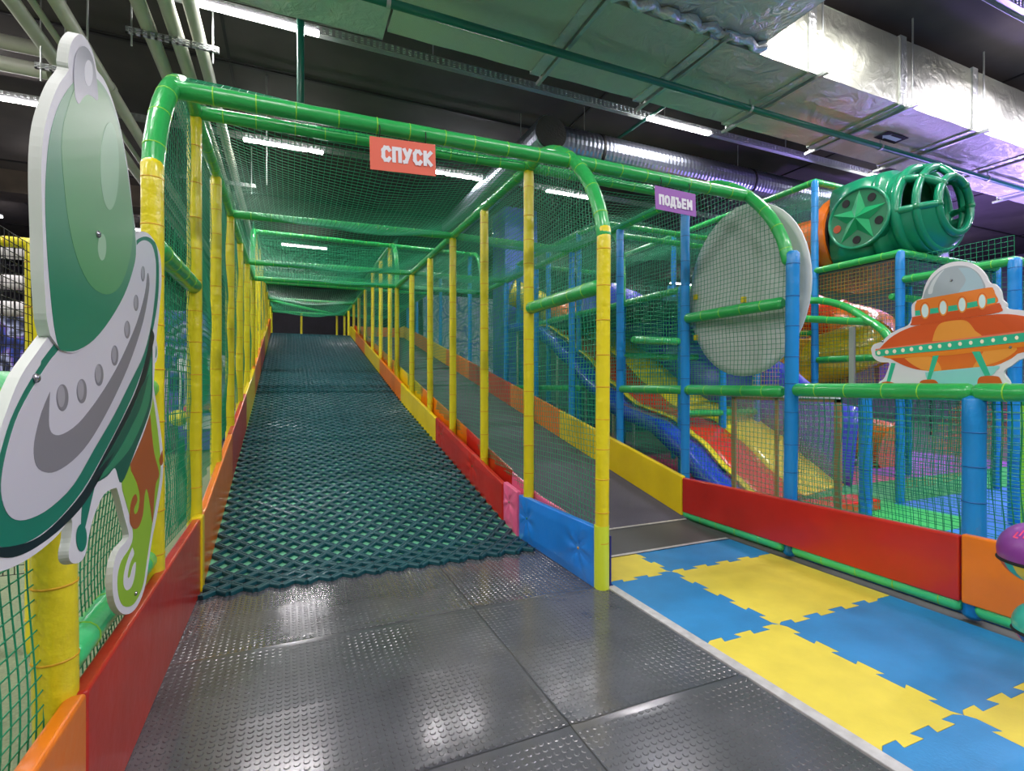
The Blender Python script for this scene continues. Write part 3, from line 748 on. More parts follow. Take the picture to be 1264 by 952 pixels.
for i, (x, y) in enumerate(((-.35, 9.6), (-2.2, 7.6))):
    o = MB().tube([(x, y, 4.9+.35*i), (x, y, HZ)], .012, 6).build('hanger_rod', M_zinc); tag(o, ('thin steel rod hanging above the arch corner', 'thin steel rod hanging right of the rocket tip')[i], 'rod')
# blurred pipes beyond the fence, far left
for k, (z, y, lab) in enumerate(((4.3, 14, 'upper pale pipe far behind the black net'), (3.7, 14.3, 'middle pale pipe far behind the black net'), (3.1, 14, 'lower pale pipe far behind the black net'))):
    o = MB().tube([(-11, y, z), (-3.4, y, z)], .16, 12).build('vent_pipe', mat('pale_pipe', '#c9c6c4', .5)); tag(o, lab, 'pipe', 'pale pipes beyond the fence')

# ================================================================== PRINTED BOARDS
def grad(name, c0, c1, axis='Z', a=0, b=1, rough=.38):
    """printed colour blend along a local axis between a and b (metres)"""
    m = bpy.data.materials.new(name); m.use_nodes = True; nt = m.node_tree; bs = nt.nodes['Principled BSDF']; bs.inputs['Roughness'].default_value = rough
    tc = nt.nodes.new('ShaderNodeTexCoord'); sx = nt.nodes.new('ShaderNodeSeparateXYZ'); mr = nt.nodes.new('ShaderNodeMapRange'); mx = nt.nodes.new('ShaderNodeMix'); mx.data_type = 'RGBA'
    mr.inputs[1].default_value = a; mr.inputs[2].default_value = b; mx.inputs[6].default_value = rgb(c0); mx.inputs[7].default_value = rgb(c1)
    nt.links.new(tc.outputs['Object'], sx.inputs[0]); nt.links.new(sx.outputs[axis], mr.inputs[0]); nt.links.new(mr.outputs[0], mx.inputs[0]); nt.links.new(mx.outputs[2], bs.inputs['Base Color'])
    MATS[name] = m; return m
def ngon_tris(pts2):
    """triangulate a simple polygon, returns index triples"""
    from mathutils.geometry import tessellate_polygon
    return [tuple(t) for t in tessellate_polygon([[Vector((p[0], p[1], 0)) for p in pts2]])]
def flat(par, pxs, X, m, off, name='print', sm=True, label=None, th=.0006, mir=-1, n=4):
    """a flat printed shape lying on the board plane (X const), lifted off it by off"""
    P = [onX(px, py, X) for px, py in pxs]
    if sm: P = smooth(P+[P[0]], n)[:-1]
    tr = ngon_tris([(p.y, p.z) for p in P]); k = len(P); s_ = 1 if SIDE > 0 else -1
    v = [(X+s_*off, p.y, p.z) for p in P]+[(X+s_*(off-th), p.y, p.z) for p in P]
    mb = MB(); mb.add(v, tr+[(i, (i+1) % k, k+(i+1) % k, k+i) for i in range(k)])
    o = mb.build(name, m, par)
    if label: o['label'] = label
    return o
def board(par, pxs, X, th, m, me, sm=True, n=4, name='board'):
    P = [onX(px, py, X) for px, py in pxs]
    if sm: P = smooth(P+[P[0]], n)[:-1]
    tr = ngon_tris([(p.y, p.z) for p in P]); k = len(P); s_ = 1 if SIDE > 0 else -1
    mb = MB(); mb.add([(X, p.y, p.z) for p in P], tr, 0); mb.add([(X-s_*th, p.y, p.z) for p in P], [t[::-1] for t in tr], 0)
    mb.add([(X, p.y, p.z) for p in P]+[(X-s_*th, p.y, p.z) for p in P], [(i, (i+1) % k, k+(i+1) % k, k+i) for i in range(k)], 1)
    return mb.build(name, [m, me], par)
def ell(cx, cy, rx, ry, n=20, rot=0):
    c, s_ = math.cos(rot), math.sin(rot)
    return [(cx+rx*math.cos(2*PI*i/n)*c-ry*math.sin(2*PI*i/n)*s_, cy+rx*math.cos(2*PI*i/n)*s_+ry*math.sin(2*PI*i/n)*c) for i in range(n)]
SIDE = 1
XB = -.345*U
rk = thing('rocket_cutout', 'big printed board of a green domed grey saucer hanging on the left netting', 'cutout sign', (XB, 1.3*U, 1.0))
saucer = [(61,414),(45,436),(25,466),(8,508),(-4,545),(-16,590),(-22,640),(-20,682),(-8,703),(6,704),(30,693),(52,678),(72,660),(88,640),(88,664),(85,680),(86,692),(93,696),(101,692),(106,682),(110,661),(116,637),(128,611),(140,603),(147,602),(150,597),(160,575),(176,538),(187,502),(190,470),(193,420),(197,380),(199.5,345),(198,318),(193,302),(185,290),(177,286),(168,287),(166,292)]
board(rk, saucer, XB, .022, M_white, M_edge, n=3)
M_lil = grad('print_lilac', '#c9cad6', '#dcdce6', 'Z', .9, 1.7)
M_teal = mat('print_teal', '#0f7f68', .4); M_dteal = mat('print_dark_teal', '#0b5c4b', .4); M_ink = mat('print_ink', '#04202a', .4)
M_g1 = mat('print_green', '#2f8a63', .4); M_gry = mat('print_grey', '#87878f', .4); M_lg = mat('print_light_green', '#55a878', .4)
flat(rk, [(188,418),(188,460),(186,502),(166,558),(150,596),(142,578),(132,588),(117,595),(124,572),(150,530),(170,490),(180,452)], XB, M_dteal, .0010)
flat(rk, [(187,440),(184,495),(163,548),(140,577),(120,594),(121,590),(140,566),(163,524),(177,480)], XB, M_g1, .0016)
flat(rk, [(183,462),(172,505),(150,545),(128,572),(122,578),(140,548),(160,510),(174,478)], XB, M_dteal, .0022)
flat(rk, [(112,592),(119,588),(112,620),(105,650),(101,660),(100,640),(103,615)], XB, M_teal, .0010)
flat(rk, ell(100, 664, 6.5, 17), XB, M_teal, .0016)
ink = [(186,405),(180,440),(169,478),(150,519),(125,567),(102,607),(70,644),(40,667),(0,676),(-14,668),(-12,680),(0,688),(20,687),(45,675),(75,652),(104,621),(129,579),(153,534),(169,499),(178,470),(186,436),(190,415)]
flat(rk, ink, XB, M_ink, .0016)
teal = [(167,298),(172,294),(180,292),(188,296),(193,304),(196,330),(195,365),(190,400),(181,438),(168,477),(150,517),(125,565),(101,606),(70,643),(40,666),(14,675),(0,675),(-12,666),(-15,640),(-11,600),(0,560),(12,520),(30,482),(50,450),(67,424)]
flat(rk, teal, XB, M_teal, .0010, n=3)
inner = [(168,303),(173,298),(180,297),(187,303),(191,318),(192,332),(191,360),(186,400),(177,436),(165,462),(157,478),(140,512),(115,555),(90,598),(62,626),(37,640),(18,642),(6,631),(0,608),(2,580),(10,545),(22,510),(40,477),(60,446),(71,432),(90,400),(130,360)]
flat(rk, inner, XB, M_lil, .0020, n=3)
smile = [(60,484),(50,508),(42,538),(40,560),(44,576),(54,583),(68,582),(88,569),(108,547),(128,514),(146,478),(162,440),(176,396),(183,358),(183,342),(181,338),(178,362),(168,398),(150,440),(134,470),(114,500),(95,523),(76,536),(64,536),(59,526),(59,505)]
flat(rk, smile, XB, M_gry, .0028, n=3)
for cx, cy, rx, ry in ((75.5,491,7.4,16.5),(99.5,483,6.2,15),(121,463,5.4,13.5),(140.5,439,4.4,12.5),(156,407,3.6,11),(167,374,3.0,10),(175.5,338,2.4,9.5)):
    flat(rk, ell(cx, cy, rx, ry), XB, M_gry, .0028); flat(rk, ell(cx-rx*.25, cy-ry*.1, rx*.62, ry*.82), XB, mat('print_pale_grey', '#a9a9b2', .4), .0034)
rocket = [(62,414),(58,395),(56,370),(54,335),(53,290),(51.5,240),(51.5,195),(55,158),(63,128),(73,104),(84,88),(84,78),(86,60),(91,48),(98,42),(105,46),(112,58),(117,74),(120,87),(127,96),(134,110),(141,130),(148,155),(155,190),(160,225),(164,262),(168,290),(168,320),(160,345),(140,385),(115,418),(95,434),(80,434),(72,428)]
o = board(rk, rocket, XB+.006, .024, M_white, M_edge, n=3, name='dome_board')
Mgl = grad('print_dome', '#1d8566', '#9ec0a4', 'Z', 1.75, 2.45)
Mgl2 = grad('print_dome_light', '#3f9a5c', '#a8c8a8', 'Z', 1.7, 2.5)
X6 = XB+.006
flat(rk, [(105,91),(92,100),(79,117),(69,138),(61,168),(57,205),(55.5,245),(57,295),(61,352),(66,400),(72,428),(80,433.5),(96,432),(116,419),(136,394),(153,364),(163,336),(167.5,314),(166,283),(161,243),(156,205),(150,168),(142,137),(131,112),(119,97)], X6, Mgl, .0010, n=3)
flat(rk, [(78,150),(75,180),(78,225),(84,275),(94,318),(108,348),(122,361),(135,363),(147,354),(157,330),(163,295),(161,250),(155,205),(148,168),(139,138),(128,114),(118,104),(104,98),(90,112)], X6, Mgl2, .0016, n=3)
flat(rk, ell(134.5,205,11.5,54), X6, mat('print_pale_green', '#a9d0b0', .4), .0022); flat(rk, ell(125,305,5.2,16.5), X6, MATS['print_pale_green'], .0022)
flat(rk, [(91,112),(90,90),(92,70),(98,58),(105,58),(112,68),(117,88),(120,122),(113,119),(107,116.5),(101,121),(96,128),(92,120)], X6, grad('print_cap', '#c5c5cf', '#85868f', 'Z', 2.38, 2.52), .0022)
flat(rk, ell(108,90,5.2,16), X6, mat('print_white', '#e4e4ec', .4), .0028)
for px, py in ((119,289),(42,467)):
    p = onX(px, py, X6 if px > 100 else XB); MB().ball((p.x+.004, p.y, p.z), .011, sc_=(.7,1,1)).build('bolt', M_bolt, rk)
# curly creature board behind it
XC = -.372*U
al = thing('creature_cutout', 'lime and brown board with curled tentacles below the grey saucer', 'cutout sign', (XC, 1.7*U, .8))
out = [(184,418),(190,415),(194,424),(194.5,440),(192,448),(189,447),(188,455),(190,480),(196,515),(200.5,552),(201.5,580),(199,605),(193,640),(188,665),(184,692),(180,720),(173,742),(163,756),(152,758),(143,748),(139,728),(140,700),(146,680),(156,668),(159,660),(154,640),(147,612),(142,592),(146,570),(165,530),(180,490),(184,450)]
board(al, out, XC, .02, M_white, M_edge, n=3)
M_lime = mat('print_lime', '#9ccb33', .4); M_brn = mat('print_brown', '#b05a24', .4)
flat(al, [(187,480),(193,520),(197,555),(198,580),(195,605),(189,640),(185,665),(181,692),(177,720),(170,738),(162,748),(152,748),(146,735),(145,712),(150,692),(159,678),(164,664),(162,645),(155,620),(150,596),(158,570),(172,530)], XC, M_lime, .0010, n=3)
flat(al, [(185,512),(187,535),(190,560),(196,585),(192,597),(190,615),(188,645),(185,625),(181,604),(178,612),(176,635),(171,650),(165,653),(160,645),(160,628),(163,615),(167,610),(169,618),(165,628),(166,635),(170,630),(172,612),(168,595),(160,573),(172,545)], XC, M_brn, .0016, n=3)
flat(al, [(200,556),(201,570),(198,575),(196,568),(198,562)], XC, M_brn, .0016)
flat(al, [(163,676),(158,688),(153,706),(152,722),(156,729),(162,724),(166,710),(167,694),(163,700),(160,712),(157,712),(160,696),(165,684)], XC, M_white, .0016, n=3)
flat(al, ell(191.5, 434, 1.8, 8), XC, M_teal, .001)
p = onX(166, 733, XC); MB().ball((p.x+.004, p.y, p.z), .009, sc_=(.7,1,1)).build('bolt', M_bolt, al)

# ---- orange saucer, right
SIDE = -1
XO = 2.72*U
def Q(x, y): return (1060+x/5.29, 310+y/5.29)
uf = thing('saucer_cutout', 'printed board of an orange flying saucer with a grey dome behind the right rail', 'cutout sign', (XO, 1.4*U, 1.5))
bo = [Q(80,640),Q(95,612),Q(130,598),Q(155,588),Q(200,545),Q(260,510),Q(320,485),Q(345,440),Q(345,400),Q(348,350),Q(385,318),Q(412,305),Q(430,235),Q(470,160),Q(540,100),Q(620,70),Q(700,70),Q(770,98),Q(822,150),Q(850,205),Q(890,218),Q(925,262),Q(935,315),Q(963,342),Q(972,376),Q(1079,388),(1290,390),(1322,402),(1345,412),(1352,425),(1340,437),Q(1260,700),Q(1079,700),Q(1000,748),Q(960,772),Q(948,800),Q(982,850),Q(992,900),Q(990,925),Q(120,925),Q(118,880),Q(140,850),Q(165,832),Q(195,760),Q(195,728),Q(140,725),Q(95,695)]
board(uf, bo, XO, .022, M_white, M_edge, n=3)
M_or = grad('print_orange', '#f08a24', '#dd5a20', 'Z', 1.50, 1.85); M_or2 = grad('print_orange_low', '#e0641c', '#f5a030', 'Z', 1.58, 1.75); M_tq = mat('print_turquoise', '#2fbf96', .4)
M_orl = mat('print_orange_light', '#f3a03c', .4); M_ord = mat('print_orange_dark', '#d9571d', .4)
flat(uf, [Q(420,310),Q(428,275),Q(445,240),Q(480,180),Q(540,125),Q(620,98),Q(700,98),Q(765,130),Q(805,180),Q(822,250),Q(700,290),Q(560,310)], XO, grad('print_glass', '#6f9cb8', '#a8b6be', 'Z', 1.85, 2.1), .001)
flat(uf, [Q(455,255),Q(480,200),Q(520,150),Q(560,120),Q(520,170),Q(490,230),Q(480,275),Q(455,280)], XO, mat('print_glass_light', '#d5dee2', .4), .0016)
flat(uf, [Q(650,110),Q(730,115),Q(790,170),Q(812,245),Q(740,265),Q(650,280),Q(700,190)], XO, mat('print_glass_mid', '#a9c6d2', .4), .0016)
flat(uf, [Q(120,655),Q(200,572),Q(300,513),Q(420,478),Q(640,445),Q(910,412),Q(1079,425),(1300,400),(1330,412),(1342,424),(1330,432),Q(1079,660),Q(1000,700),Q(880,752),Q(700,775),Q(500,782),Q(390,775),Q(290,745),Q(200,700),Q(150,680)], XO, M_or, .001, n=3)
flat(uf, [Q(480,590),Q(500,520),Q(540,470),Q(640,452),Q(710,460),Q(760,520),Q(785,565)], XO, M_orl, .0016)
flat(uf, [Q(860,430),Q(960,420),Q(1050,440),Q(1079,470),(1290,414),(1290,420),Q(1000,520),Q(940,470)], XO, M_ord, .0016)
flat(uf, [Q(200,690),Q(290,745),Q(400,775),Q(360,720),Q(300,690)], XO, M_ord, .0016); flat(uf, [Q(300,700),Q(470,690),Q(540,778),Q(430,778),Q(350,740)], XO, M_orl, .0018); flat(uf, [Q(820,650),Q(1030,630),Q(960,700),Q(800,758),Q(740,770)], XO, M_orl, .0018)
flat(uf, [Q(110,640),Q(600,580),Q(1079,520),(1300,400),(1300,402),Q(1079,532),Q(600,594),Q(110,655)], XO, mat('print_orange_rim', '#f08060', .4), .002, sm=False)
flat(uf, [Q(108,655),Q(130,645),Q(600,590),Q(1079,533),(1320,402),(1325,412),Q(1079,592),Q(600,645),Q(130,688),Q(112,680)], XO, M_tq, .0024, sm=False)
flat(uf, [Q(150,690),Q(600,650),Q(1079,595),(1300,414),(1300,421),Q(1079,625),Q(600,680),Q(200,702)], XO, mat('print_amber', '#ef8a1c', .4), .0024, sm=False)
Ml = mat('print_cream', '#fff7dc', .4)
for x, y in ((132,665),(185,660),(235,655),(290,648),(346,641),(406,634),(468,628),(530,621),(595,614),(663,606),(733,599),(806,591),(879,582),(957,574),(1033,566),(1115,556),(1200,547)):
    flat(uf, ell(*Q(x, y), 2.3, 2.5, 10), XO, Ml, .003)
flat(uf, [Q(345,468),Q(350,440),Q(372,427),Q(640,390),Q(895,342),Q(922,345),Q(932,366),Q(915,402),Q(640,445),Q(362,486)], XO, M_ord, .0024)
flat(uf, [Q(370,422),Q(368,365),Q(378,335),Q(402,318),Q(640,275),Q(850,238),Q(880,250),Q(890,275),Q(893,345),Q(640,390)], XO, mat('print_tangerine', '#ee8326', .4), .0026)
flat(uf, [Q(370,390),Q(640,352),Q(893,303),Q(893,337),Q(640,388),Q(370,422)], XO, M_tq, .003, sm=False)
for x, y in ((435,390),(553,370),(677,350),(808,328)):
    flat(uf, ell(*Q(x, y), 6.2, 10.5, 14), XO, M_ord, .0034); flat(uf, ell(*Q(x, y+2), 5.4, 9.8, 14), XO, M_orl, .0038); flat(uf, ell(*Q(x, y), 4.2, 8.2, 14), XO, mat('print_ice', '#d7f1f2', .4), .0042)
flat(uf, [Q(435,792),Q(600,775),Q(900,750),Q(898,780),Q(870,812),Q(800,830),Q(780,880),Q(520,880),Q(450,840)], XO, mat('print_aqua', '#8fdcd8', .4), .0024)
for q in ([(485,685),(525,680),(470,842),(446,842)], [(740,657),(793,655),(862,812),(825,816)], [(214,730),(242,733),(206,858),(182,858)]): flat(uf, [Q(*k) for k in q], XO, M_tq, .003, sm=False)
for q in ([(398,875),(405,850),(440,840),(498,842),(515,875)], [(776,880),(782,835),(815,817),(900,817),(926,835),(926,880)], [(146,880),(150,860),(190,852),(232,862),(236,880)]): flat(uf, [Q(*k) for k in q], XO, mat('print_rust', '#d4651c', .4), .0036)
for x, y in ((607,192),(992,629),(157,590)):
    p = onX(*Q(x, y), XO); MB().ball((p.x-.004, p.y, p.z), .009, sc_=(.7,1,1)).build('bolt', M_bolt, uf)
for yy in (1.25*U, 1.75*U):
    MB().box((XO+.001, yy, .99*U), (XO+.02, yy+.04, 1.3*U)).build('mount', M_zinc, uf)

# ================================================================== HANGING SIGNS
def glyphs(txt):
    """bold block letters as lists of strokes on a 1 x 1.3 cell; returns polylines"""
    G = {'С': [[(.9,1.1),(.7,1.3),(.35,1.3),(.1,1.0),(.1,.3),(.35,0),(.7,0),(.9,.2)]], 'П': [[(.1,0),(.1,1.3),(.9,1.3),(.9,0)]], 'У': [[(.1,1.3),(.5,.55)],[(.9,1.3),(.5,.45),(.32,.05),(.1,0)]],
         'К': [[(.12,0),(.12,1.3)],[(.9,1.3),(.2,.65),(.9,0)]], 'О': [[(.5,1.3),(.2,1.2),(.08,.9),(.08,.4),(.2,.1),(.5,0),(.8,.1),(.92,.4),(.92,.9),(.8,1.2),(.5,1.3)]],
         'Д': [[(0,-.25),(0,.05),(1.0,.05),(1.0,-.25)],[(.16,.05),(.3,1.3),(.82,1.3),(.82,.05)]], 'Ъ': [[(0,1.3),(.3,1.3),(.3,0),(.75,0),(.92,.2),(.92,.5),(.75,.7),(.3,.7)]],
         'Е': [[(.85,1.3),(.12,1.3),(.12,0),(.85,0)],[(.12,.65),(.75,.65)]], 'М': [[(.05,0),(.05,1.3),(.5,.5),(.95,1.3),(.95,0)]]}
    return [G[c] for c in txt]
def letters(txt, org, ux, uz, h, adv, wd, y, m, par, nr):
    mb = MB(); s_ = h/1.3; ks = 0
    for i, g in enumerate(glyphs(txt)):
        for pl in g:
            P = [(org[0]+(i*adv+p[0]*.8)*s_, org[1]+p[1]*s_) for p in pl]
            for a, b in zip(P[:-1], P[1:]):
                a = Vector(a); b = Vector(b); t = (b-a).normalized(); n = Vector((-t.y, t.x))*wd/2; a2 = a-t*wd*.45; b2 = b+t*wd*.45
                q = [a2-n, b2-n, b2+n, a2+n]
                ks += 1; mb.add([ux*p.x+uz*p.y+y+nr*(ks*.00025) for p in q], [(0, 1, 2, 3)])
    return mb.build('lettering', m, par)
def sign(c4, txt, m, label, lt, h, adv, wd, off):
    """rectangular card hung from the beam; c4 = world corners TL,TR,BL"""
    TL, TR, BL = c4
    ux = (TR-TL); W_ = ux.length; ux.normalize(); uz = (TL-BL); Hh = uz.length; uz.normalize(); nrm = ux.cross(uz).normalized()
    if nrm.y > 0: nrm = -nrm
    t = thing('hanging_sign', label, 'sign', tuple(BL))
    mb = MB(); b0 = BL; th = .004
    P = [BL, BL+ux*W_, BL+ux*W_+uz*Hh, BL+uz*Hh]
    mb.hexa([p+nrm*th for p in P]+[p for p in P]); mb.build('card', m, t)
    fold = MB(); fold.hexa([p+nrm*(th+.002) for p in (TL-uz*.075, TR-uz*.075, TR, TL)]+[p+nrm*(th+.0005) for p in (TL-uz*.075, TR-uz*.075, TR, TL)]); 
    letters(txt, off, ux, uz, h, adv, wd, BL+nrm*(th+.0015), lt, t, nrm)
    for f in (.15, .85):
        p = TL+ux*W_*f; MB().tube([p+Vector((0, math.cos(a)*.058+.05, math.sin(a)*.058+.05)) for a in [2*PI*i/16 for i in range(16)]], .004, 5, closed=True).build('cable_tie', M_black, t)
ys = YB-.056
TL = onY(456, 168, ys); TR = onY(537, 179, ys); BL = onY(457, 209, ys)
sign((TL, TR, BL), 'СПУСК', mat('sign_coral', '#ea6a50', .5), 'coral card hanging from the front beam reading СПУСК in white', M_white, .085, 1.12, .026, (.085, .075))
TL = onY(808, 229, ys); TR = onY(858, 240, ys); BL = onY(809, 258, ys)
sign((TL, TR, BL), 'ПОДЪЕМ', mat('sign_purple', '#9a5fb4', .5), 'purple card hanging from the front beam reading ПОДЪЕМ in white', M_white, .072, 1.12, .022, (.045, .055))

# ================================================================== WHITE DISC
ds = thing('white_disc', 'large round pale board fixed behind the net at the blue front post', 'panel', (2.78*U, 2.46*U, 1.6*U))
mb = MB(); cy, cz, ry, rz = 2.49*U, 1.615*U, .465*U, .565*U; k = 48
def dX(t, rr): return 2.745*U+.05*(1-rr*rr)-.03*rr*math.cos(t)
rs_ = [0, .25, .5, .75, .92, 1.0]
vs = []
for side_ in (0, 1):
    for rr in rs_:
        for j in range(k):
            t = 2*PI*j/k; vs.append((dX(t, rr)+side_*.022, cy+ry*rr*math.cos(t), cz+rz*rr*math.sin(t)))
fs = []; n_ = len(rs_)
for side_ in (0, 1):
    for i in range(n_-1):
        for j in range(k):
            a = side_*n_*k+i*k+j; b = side_*n_*k+i*k+(j+1) % k
            q = (a, b, b+k, a+k); fs.append(q if side_ == 0 else q[::-1])
e0 = (n_-1)*k; e1 = n_*k+(n_-1)*k
for j in range(k): fs.append((e0+j, e0+(j+1) % k, e1+(j+1) % k, e1+j))
mb.add(vs, fs, 0, True); mb.build('board', mat('disc_grey', '#c6cfca', .5, var=.07, vscale=1.5), ds)
for px, py in ((858,367),(858,417),(917,370),(917,384)):
    p = onX(px, py, 2.72*U); MB().box((p.x-.01, p.y-.02, p.z-.03), (p.x+.03, p.y+.02, p.z+.03)).build('clip', M_pyel, ds, bevel=.005)

# ================================================================== PURPLE BALLS, right edge
def balloon(px, py, z, r, label, c0, c1):
    c = atz(px, py, z); t = thing('punch_ball', label, 'ball', (c.x, c.y, c.z-r))
    m = mat(c0[0], c0[1], .35, coat=.4); m2 = mat(c1[0], c1[1], .35, coat=.4)
    nu, nv = 40, 24
    def fn(u, v): th = PI*v; ph = 2*PI*u; g = 1-.012*max(0, math.cos(ph*12))**6*math.sin(th); return (c.x+r*g*math.sin(th)*math.cos(ph), c.y+r*g*math.sin(th)*math.sin(ph), c.z+r*.95*math.cos(th))
    cols = [m, m2, mat('ball_yellow', '#e6c93a', .35), mat('ball_navy', '#24408c', .35), mat('ball_red', '#cc4433', .35)]
    mb = MB(); mb.grid(fn, nu, nv, mf=lambda u, v: 0 if v < .6 else [1, 2, 3, 4][int(u*20) % 4]); mb.build('shell', cols, t)
    MB().tube([(c.x+r*.965*math.cos(a), c.y+r*.965*math.sin(a), c.z-r*.26) for a in [2*PI*i/40 for i in range(40)]], .008, 8, closed=True).build('seam_band', M_black, t)
    mk = MB(); lt = mat('ball_print_pink', '#ef4f7a', .4)
    d0 = Vector((-c.x, -c.y, 0)).normalized(); ang0 = math.atan2(d0.y, d0.x)
    for k_, (a0, th0, w_, hh) in enumerate(((-.75, .88, .07, .22), (-.6, .78, .06, .24), (-.45, .85, .07, .20), (-.68, .98, .16, .05))):
        a = ang0+a0; P = []
        for (da, dt_) in ((-w_/2, -hh/2), (w_/2, -hh/2), (w_/2, hh/2), (-w_/2, hh/2)):
            th = th0+dt_; ph = a+da; P.append((c.x+r*1.006*math.sin(th)*math.cos(ph), c.y+r*1.006*math.sin(th)*math.sin(ph), c.z+r*.956*math.cos(th)))
        mk.add(P, [(0, 1, 2, 3)])
    mk.build('print', lt, t)
balloon(1284, 684, 1.55*U, .15, 'purple inflated ball with a black seam at the right edge of the picture', ('ball_purple', '#8c3f9c'), ('ball_teal', '#2fb8a8'))
balloon(1292, 775, 1.50*U, .115, 'teal and navy ball partly in view below the purple one', ('ball_teal2', '#37b9a6'), ('ball_teal3', '#244a8c'))

# ================================================================== PLAY AREA BEHIND THE RIGHT NET
# coloured tiles of the play area
cb = {'b': mat('eva_blue2', '#2a7fd6', .5, var=.06), 'g': mat('eva_green', '#2fc25a', .5, var=.06), 'p': mat('eva_pink', '#f0609a', .5, var=.06), 'v': mat('eva_violet', '#a04fc4', .5, var=.06)}
for i in range(9):
    for j in range(9):
        x = (2.72+.64*i)*U; y = (.1+.64*j)*U; yy = y/U; xx = x/U
        c = 'b' if yy < 1.9 or (yy < 2.5 and xx > 4.5) else 'g' if yy < 3.2 else 'p' if xx < 5.6 else 'v' if yy < 4.4 else 'g'
        MB().box((x, y, -.018), (x+.64*U-.004, y+.64*U-.004, .0)).build('foam_tile', cb[c], fl)
cf = thing('climbing_frame', 'blue posted climbing frame with green rails and nets rising behind the right lobby net', 'play structure', (4.7*U, 2.64*U, 0))
BP = 'blue padded post'
for x, y, z, r in ((3.2, 1.99, .96, .055), (3.24, 3.62, 1.86, .05), (3.73, 3.62, 1.86, .055), (4.17, 3.62, 1.86, .05), (4.7, 1.9, 1.87, .06), (4.7, 2.64, 2.10, .052), (4.7, 3.4, 2.97, .05), (4.7, 4.4, 2.97, .05), (4.7, 5.4, 2.97, .05), (4.7, 6.6, 2.97, .05),
                   (3.24, 4.5, 1.86, .045), (3.24, 5.4, 2.83, .05), (3.24, 6.2, 2.83, .05), (3.24, 7.2, 2.83, .05), (6.2, 2.64, 2.1, .05), (6.2, 3.4, 2.1, .05), (6.2, 1.9, 1.87, .05), (5.4, 5.0, 2.5, .05), (5.4, 6.3, 2.5, .05), (6.2, 5.0, 2.97, .05)):
    post(cf, x*U, y*U, 0, z*U, 'b', r, BP)
def cr_(a, b, r=.048, **k): rail(cf, tuple(q*U for q in a), tuple(q*U for q in b), r=r, lab=GC, **k)
for a, b in (((3.24,3.62,1.85),(3.24,7.2,1.85)), ((2.72,3.62,1.38),(3.2,3.62,1.38)), ((3.28,3.62,.73),(4.15,3.62,.73)), ((3.24,3.62,1.86),(4.7,3.62,1.86)),
             ((4.7,2.64,2.10),(4.7,3.4,2.10)), ((4.7,2.64,2.10),(6.2,2.64,2.10)), ((4.7,3.4,2.10),(6.2,3.4,2.10)), ((6.2,2.64,2.10),(6.2,3.4,2.10)), ((4.7,1.9,1.87),(4.7,2.6,1.87)), ((4.7,1.9,1.87),(6.2,1.9,1.87)),
             ((4.7,2.7,1.74),(6.2,2.7,1.74)), ((4.7,2.7,1.23),(4.7,3.36,1.23)), ((4.7,3.4,1.5),(4.7,4.4,1.5)), ((4.7,3.4,2.97),(4.7,6.6,2.97)), ((4.7,3.4,2.97),(6.2,3.4,2.97)), ((4.7,4.4,2.97),(6.2,4.4,2.97)),
             ((4.7,3.4,1.86),(4.7,6.6,1.86)), ((3.24,4.8,2.78),(4.7,4.8,2.78)), ((3.24,4.6,2.6),(4.7,4.6,2.6)), ((3.24,5.4,2.84),(3.24,7.2,2.84)), ((3.24,7.2,2.84),(4.7,7.2,2.84)), ((4.7,2.64,.95),(6.2,2.64,.95)), ((3.3,6.2,.95),(4.7,6.2,.95)),
             ((2.75,4.6,.955),(2.75,7.2,.955)), ((3.24,4.5,1.3),(4.7,4.5,1.3)), ((5.4,5.0,1.6),(5.4,6.3,1.6)), ((4.7,5.4,1.3),(6.2,5.0,1.3))):
    cr_(a, b)
rail(cf, None, None, r=.046, name='arch_rail', lab=GC, bend=[(3.24*U,4.5*U,1.86*U),(3.24*U,4.53*U,2.4*U),(3.24*U,4.8*U,2.74*U),(3.24*U,5.4*U,2.84*U)])
rail(cf, None, None, r=.05, name='arch_rail', lab='curved green rail', bend=[atz(975,374,5*U), atz(1010,371,4.9*U), atz(1042,378,4.7*U), atz(1068,393,4.45*U), atz(1090,408,4.2*U), atz(1105,430,4.05*U)])
rail(cf, atz(980,393,4.9*U), atz(1078,398,4.4*U), r=.05, lab=GC)
MB().box((4.72*U, 2.66*U, 2.06*U), (6.18*U, 3.9*U, 2.09*U)).build('deck', M_lattice, cf)
MB().box((3.26*U, 3.9*U, 1.8*U), (4.68*U, 7.2*U, 1.84*U)).build('deck', M_lattice, cf)
MB().box((4.72*U, 3.44*U, .95*U), (6.2*U, 6.6*U, 1.0*U)).build('deck', mat('deck_red', '#8c3a2a', .6), cf)
def cnet(P, us, vs, m, ok=None, seg=6): net(cf, P, us, vs, m, ok=ok, seg=seg)
r5 = lambda a, b, s_=.055: rng(a*U, b*U, s_)
cnet(lambda u, v: (4.7*U+wig(u, v), u, v), r5(1.9, 3.4), r5(.05, 2.05), M_net)
cnet(lambda u, v: (4.7*U+wig(u, v), u, v), r5(3.4, 6.6), r5(1.0, 2.95, .07), M_net)
cnet(lambda u, v: (4.74*U+wig(u, v), u, v), r5(2.7, 3.4, .05), r5(.95, 2.05, .05), M_nety)
cnet(lambda u, v: (u, 3.44*U+wig(u, v), v), r5(3.9, 6.2, .06), r5(.95, 1.75, .06), M_nety)
cnet(lambda u, v: (u, 3.62*U+wig(u, v), v), r5(2.72, 4.7, .055), r5(.05, 1.85, .055), M_net)
cnet(lambda u, v: (u, 2.64*U+wig(u, v), v), r5(4.7, 6.2), r5(.05, 2.05), M_net)
